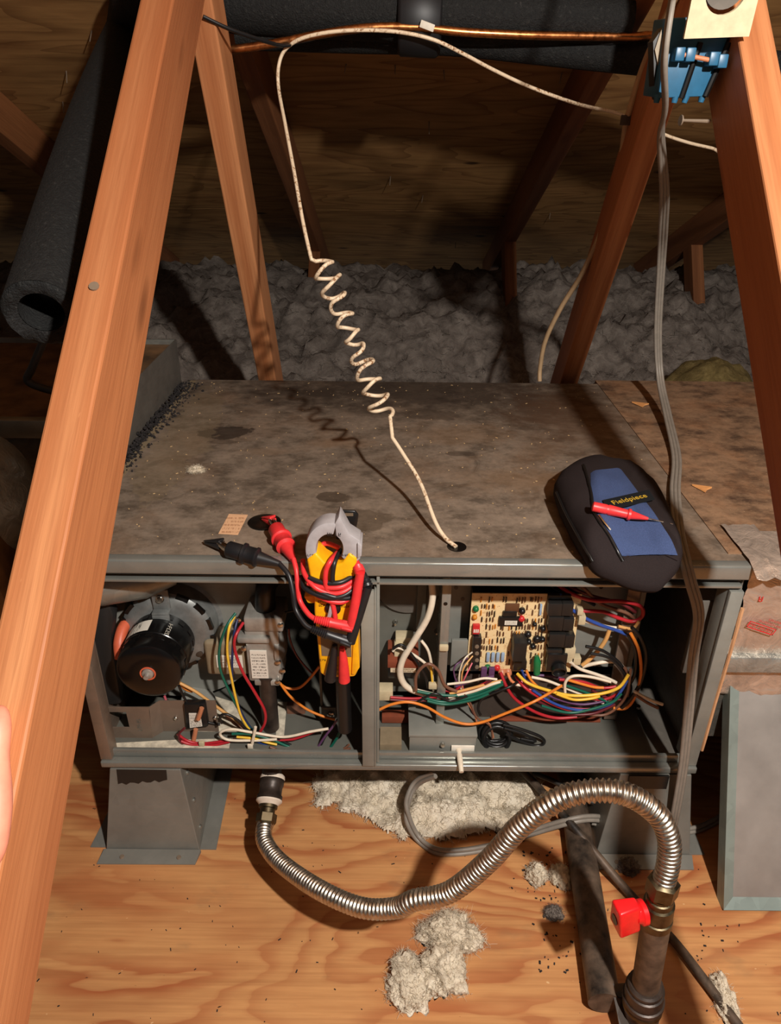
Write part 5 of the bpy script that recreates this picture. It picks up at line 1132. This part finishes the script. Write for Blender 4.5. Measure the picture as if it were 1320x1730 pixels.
# ================================================================== TEST LEADS
def lead(label, mat, wiremat, clip, boot, run, plug, coils, jack):
    t = empty('test_lead', boot[0], label, 'test lead')
    # alligator clip: two jaws and a spring pivot
    a_, b_ = clip; d_ = (b_-a_).normalized(); s_ = d_.cross(Vector((0, 0, 1))).normalized()
    MB().hexa([a_+s_*.0015, a_-s_*.0015, b_-s_*.006, b_+s_*.006, a_+s_*.0015+Vector((0, 0, .002)), a_-s_*.0015+Vector((0, 0, .002)), b_-s_*.006+Vector((0, 0, .008)), b_+s_*.006+Vector((0, 0, .008))]).build('clip_jaw', mat, t, bevel=.001)
    MB().hexa([a_+s_*.0015+Vector((0, 0, .003)), a_-s_*.0015+Vector((0, 0, .003)), b_-s_*.005+Vector((0, 0, .009)), b_+s_*.005+Vector((0, 0, .009)), a_+s_*.0015+Vector((0, 0, .0045)), a_-s_*.0015+Vector((0, 0, .0045)), b_-s_*.005+Vector((0, 0, .013)), b_+s_*.005+Vector((0, 0, .013))]).build('clip_jaw', mat, t, bevel=.001)
    MB().tube([b_-d_*.004+Vector((0, 0, .006)), boot[0]+d_*.002], [.0045, .0055], 12).build('clip_barrel', 'chrome', t)
    bd_ = (boot[1]-boot[0]).normalized(); Lb = (boot[1]-boot[0]).length
    MB().lathe(boot[0], bd_, [(0, .0085), (.002, .0105), (Lb*.28, .0105), (Lb*.30, .0135), (Lb*.34, .0135), (Lb*.36, .011), (Lb*.52, .011), (Lb*.54, .0125), (Lb*.57, .0125), (Lb*.6, .0085), (Lb, .0035)], 20).build('clip_boot', mat, t, smooth=50)
    MB().tube(smooth_path(run, 10), .0032, 10).build('lead_wire', wiremat, t, smooth=80)
    for c in coils: MB().tube(smooth_path(c, 8), .0031, 10).build('lead_wire', wiremat, t, smooth=80)
    # right-angle plug: ribbed relief, barrel, corner, probe up
    p0_, p1_, p2_, p3_ = plug; e_ = (p1_-p0_).normalized(); Le = (p1_-p0_).length; pf = []
    for k in range(8): pf += [(k*.0026, .0036+.0003*k), (k*.0026+.0012, .0052+.0002*k)]
    pf += [(.022, .0058), (Le, .0072)]
    MB().lathe(p0_, e_, pf, 14).build('strain_relief', mat, t, smooth=30)
    MB().tube([p1_-e_*.014, p1_], .0082, 4).build('plug_block', mat, t, bevel=.0012)
    MB().tube([p1_-e_*.002, p2_], [.0066, .0052], 14).build('plug_barrel', mat, t, smooth=60)
    u_ = (p3_-p2_).normalized()
    MB().lathe(p2_, u_, [(0, .006), (.003, .0068), (.004, .005), (.006, .0065), (.007, .005), (.009, .0062), (.010, .0045), ((p3_-p2_).length, .0034)], 12).build('probe_relief', mat, t)
    MB().tube([jack[0], jack[1], jack[1].lerp(jack[2], .5), jack[2]], [.0033, .0055, .0068, .0075], 12).build('jack_plug', mat, t, smooth=40)
    return t
yl = -.044
lead('red test lead with an alligator clip resting on the black plug disc', 'lead_red', 'lead_red', (at(443, 878, Z=ZT+.004), at(462, 886, Z=ZT+.006)), (at(466, 892, Z=ZT+.014), at(497, 948, Y=-.006)),
     [at(496, 944, Y=-.006), at(501, 965, Y=-.018), at(503, 990, Y=-.026), at(507, 1015, Y=-.032), at(520, 1036, Y=-.044), at(532, 1046, Y=-.05)],
     (at(531, 1046, Y=-.050), at(597, 1060, Y=-.056), at(609, 968, Y=-.046), at(602, 948, Y=-.03)),
     [[at(512, 946, Y=-.012), at(514, 968, Y=-.03), at(530, 990, Y=-.045), at(555, 1002, Y=-.047), at(580, 1000, Y=-.046), at(600, 984, Y=-.036), at(606, 962, Y=-.024)],
      [at(520, 985, Y=-.040), at(545, 992, Y=-.045), at(575, 992, Y=-.046), at(598, 980, Y=-.036)],
      [at(536, 1006, Y=-.044), at(560, 1016, Y=-.048), at(582, 1016, Y=-.046), at(598, 1002, Y=-.038)],
      [at(534, 924, Y=-.006), at(552, 918, Y=-.004), at(574, 926, Y=-.008)],
      [at(572, 932, Y=-.012), at(560, 946, Y=-.040), at(551, 965, Y=-.046), at(551, 990, Y=-.046), at(562, 1020, Y=-.046), at(567, 1045, Y=-.046)]],
     (at(578, 1094, Y=yl), at(580, 1112, Y=yl), at(582, 1150, Y=yl)))
lead('black test lead with its clip lying near the front edge of the furnace', 'lead_black', 'lead_black', (at(345, 918, Z=ZT+.003), at(376, 926, Z=ZT+.006)), (at(384, 927, Z=ZT+.013), at(474, 953, Y=-.008)),
     [at(472, 952, Y=-.008), at(488, 972, Y=-.02), at(495, 1000, Y=-.03), at(500, 1030, Y=-.038), at(515, 1054, Y=-.05), at(527, 1062, Y=-.054)],
     (at(526, 1062, Y=-.054), at(594, 1086, Y=-.060), at(622, 992, Y=-.046), at(614, 968, Y=-.032)),
     [[at(510, 974, Y=-.02), at(514, 992, Y=-.036), at(534, 1004, Y=-.046), at(560, 1010, Y=-.050), at(585, 1004, Y=-.047), at(602, 986, Y=-.036), at(604, 960, Y=-.02)],
      [at(522, 976, Y=-.038), at(545, 984, Y=-.044), at(575, 984, Y=-.045), at(598, 972, Y=-.034)],
      [at(536, 998, Y=-.046), at(562, 1008, Y=-.05), at(590, 1010, Y=-.045), at(600, 996, Y=-.036)],
      [at(576, 930, Y=-.012), at(566, 948, Y=-.040), at(562, 970, Y=-.045), at(562, 984, Y=-.045)]],
     (at(566, 1090, Y=yl), at(562, 1118, Y=yl), at(558, 1148, Y=yl)))

# ================================================================== INSULATION SCRAPS, DEBRIS
def tuft(px, py, rx, ry, rz, seed, label, mat='wool_white', base=0.0, name='insulation_tuft', group=None, cat='insulation'):
    bm = bmesh.new(); bmesh.ops.create_icosphere(bm, subdivisions=5, radius=1); c = at(px, py, Z=base)
    m = MB(); m.f = [tuple(v.index for v in f.verts) for f in bm.faces]
    for v in bm.verts:
        k = 1 + .42*fbm(v.co.x+seed*7, v.co.y, v.co.z, 1.2) + .2*fbm(v.co.x, v.co.y+seed, v.co.z, 3.4, 5)
        z = max(0, v.co.z*rz*k + rz*.25); m.v.append(Vector((c.x+v.co.x*rx*k, c.y+v.co.y*ry*k, base+z)))
    bm.free(); o_ = tag(m.build(name, mat, smooth=180), label, cat, group); fibres(o_, [v_ for v_ in m.v if v_.z > base+.001], int(250+rx*26000), max(.006, rx*.42), .00022 if rx > .011 else .00016, mat, seed); return o_
tuft(757, 1583, .038, .026, .020, 1, 'white insulation tuft nearest below the dip of the hose')
tuft(690, 1660, .026, .034, .018, 2, 'white insulation tuft at the lower left of the floor cluster')
tuft(748, 1643, .026, .034, .020, 3, 'white insulation tuft at the lower right of the floor cluster')
tuft(906, 1482, .014, .016, .016, 4, 'small round insulation puff left of its twin beside the black pipe'); tuft(946, 1484, .015, .017, .016, 5, 'small round insulation puff nearer the black pipe than its twin')
tuft(935, 1545, .012, .010, .010, 6, 'tiny grey insulation puff in the shadow of the red valve handle', 'wool_grey')
tuft(1222, 1690, .012, .030, .014, 8, 'white insulation scrap beside the thin brown tube')
tuft(862, 1392, .030, .020, .018, 9, 'flat insulation scrap between the floor cord and the hose'); tuft(1062, 1468, .014, .012, .012, 10, 'small insulation scrap in front of the right stand', 'wool_grey')
tuft(332, 797, .011, .008, .006, 11, 'small white insulation fleck on the left of the furnace top', base=ZT)
def zmat(x, y):
    px = (x-.075)/.185; py_ = (y-.125)/.12
    r = px*px*.9 + py_*py_ + .55*fbm(x, y, 2, 9) + .25*fbm(x, y, 5, 30, 2)
    return max(0, .050*max(0, 1-max(0, r))**.6*(.75+.5*abs(fbm(x, y, 8, 18))) + .005*fbm(x, y, 9, 70, 3)*(r < .9)) if r < 1 else 0
o = bank('insulation_batt', -.17, .32, -.04, .33, 170, 130, zmat, 'wool_white', lambda x, y, z: z > .0001); tag(o, 'white fibreglass batt spilling out from under the furnace', 'insulation')
PB = [(x, y, zmat(x, y)) for x, y in ((random.uniform(-.15, .3), random.uniform(-.03, .12)) for _ in range(4000))]; fibres(o, [p for p in PB if p[2] > .001], 5200, .016, .00024, 'wool_white', 4)
for (px, py, s, ms, lb_) in ((1085, 684, .016, 'wood_chip', 'orange wood splinter on the back right of the furnace top'), (1070, 862, 0, '', ''), (1190, 826, .014, 'wood_chip', 'flat wood flake on the duct board right of the cord')):
    if not s: continue
    c = at(px, py, Z=ZT+.003); tag(MB().prism([c+Vector((-s, s*.8, 0)), c+Vector((s*.9, s*.2, 0)), c+Vector((s*.2, -s*.3, 0)), c+Vector((-s*.2, -s*.9, 0)), c+Vector((-s*.5, -.2*s, 0))], (0, .001, .002)).build('wood_chip', ms, smooth=0), lb_, 'wood chip')
m = MB(); m2 = MB(); rr = random.Random(11)
for k in range(300):
    x = rr.uniform(-.40, .42); y = rr.uniform(.03, .70); s = rr.uniform(.0004, .0015)
    m.obox((x, y, ZT+.0006), (s*rr.uniform(1, 3.2), s, .0008), Matrix.Rotation(rr.uniform(0, 6), 3, 'Z'))
for k in range(130):
    x = rr.uniform(-.46, .5); y = rr.uniform(-.27, .08); s = rr.uniform(.0005, .0014)
    m2.obox((x, y, .0006), (s*rr.uniform(1, 4), s, .0008), Matrix.Rotation(rr.uniform(0, 6), 3, 'Z'))
for k in range(90):
    a_ = rr.choice(((915, 1500), (940, 1620), (905, 1450), (1180, 1580), (830, 1380))); c = at(a_[0]+rr.gauss(0, 22), a_[1]+rr.gauss(0, 26), Z=0); s = rr.uniform(.0007, .0026)
    m2.obox(c+Vector((0, 0, .001)), (s*1.8, s, .0012), Matrix.Rotation(rr.uniform(0, 6), 3, 'Z'))
tag(m.build('wood_flakes', 'pale_flake', smooth=0), 'pale wood flakes scattered over the furnace top', 'debris', kind='stuff')
tag(m2.build('floor_debris', 'dust_black', smooth=0), 'dark specks of dirt scattered over the plywood floor', 'debris', kind='stuff')

# ================================================================== HAND on the left brace
hd2 = Vector((0, .782, .623)); up2 = Vector((0, -.623, .782))
base = at(23, 1330, X=-.285); base = base - up2*((base-QL).dot(up2))        # on the upper face of the brace, at its left edge
def hp(a, x, h): return base + hd2*a + Vector((x, 0, 0)) + up2*h
bmh = bpy.data.meshes.new('hand'); V = []; Ed = []; Rr = []
def add(p, r, prev=None):
    V.append(p); Rr.append(r)
    if prev is not None: Ed.append((prev, len(V)-1))
    return len(V)-1
el = add(hp(-.16, -.34, -.13), (.040, .040)); w0 = add(hp(-.085, -.16, -.065), (.030, .026), el); w1 = add(hp(-.06, -.10, -.045), (.029, .022), w0)
pm = add(hp(-.02, -.062, -.036), (.040, .018), w1); pk = add(hp(.015, -.036, -.046), (.040, .015), pm)
t1 = add(hp(-.085, -.020, .004), (.016, .015), w1); t2 = add(hp(-.045, .032, .013), (.0125, .012), t1); t3 = add(hp(-.012, .029, .0125), (.0118, .011), t2); t4 = add(hp(.018, .020, .011), (.0102, .0095), t3); t4b = add(hp(.036, .0195, .0115), (.0108, .0095), t4); t5 = add(hp(.050, .016, .009), (.006, .005), t4b)
for k, (da, ln) in enumerate(((.045, 1.0), (.022, 1.08), (-.001, 1.02), (-.022, .82))):
    f0 = add(hp(da, -.022, -.062), (.0105, .010), pk); f1 = add(hp(da+.003, -.014, -.100*1), (.0092, .0088), f0); f2 = add(hp(da+.004, .002*ln, -.108), (.0085, .008), f1); f3 = add(hp(da+.004, .014*ln, -.105), (.007, .0065), f2)
bmh.from_pydata([tuple(v) for v in V], Ed, [])
ho = bpy.data.objects.new('hand', bmh); COL.objects.link(ho); WM['hand'] = Matrix.Identity(4)
sk = ho.modifiers.new('skin', 'SKIN'); sk.use_smooth_shade = True; ss = ho.modifiers.new('sub', 'SUBSURF'); ss.levels = 2; ss.render_levels = 2
for i, r in enumerate(Rr): bmh.skin_vertices[0].data[i].radius = r
bmh.skin_vertices[0].data[0].use_root = True
dg = bpy.context.evaluated_depsgraph_get(); m_ = bpy.data.meshes.new_from_object(ho.evaluated_get(dg)); bpy.data.objects.remove(ho)
m_.materials.clear(); m_.materials.append(MATS['skin']); m_.polygons.foreach_set('use_smooth', [True]*len(m_.polygons))
ho = put('hand', m_, Matrix.Identity(4)); tag(ho, "person's hand gripping the left brace at the edge of the picture", 'hand')
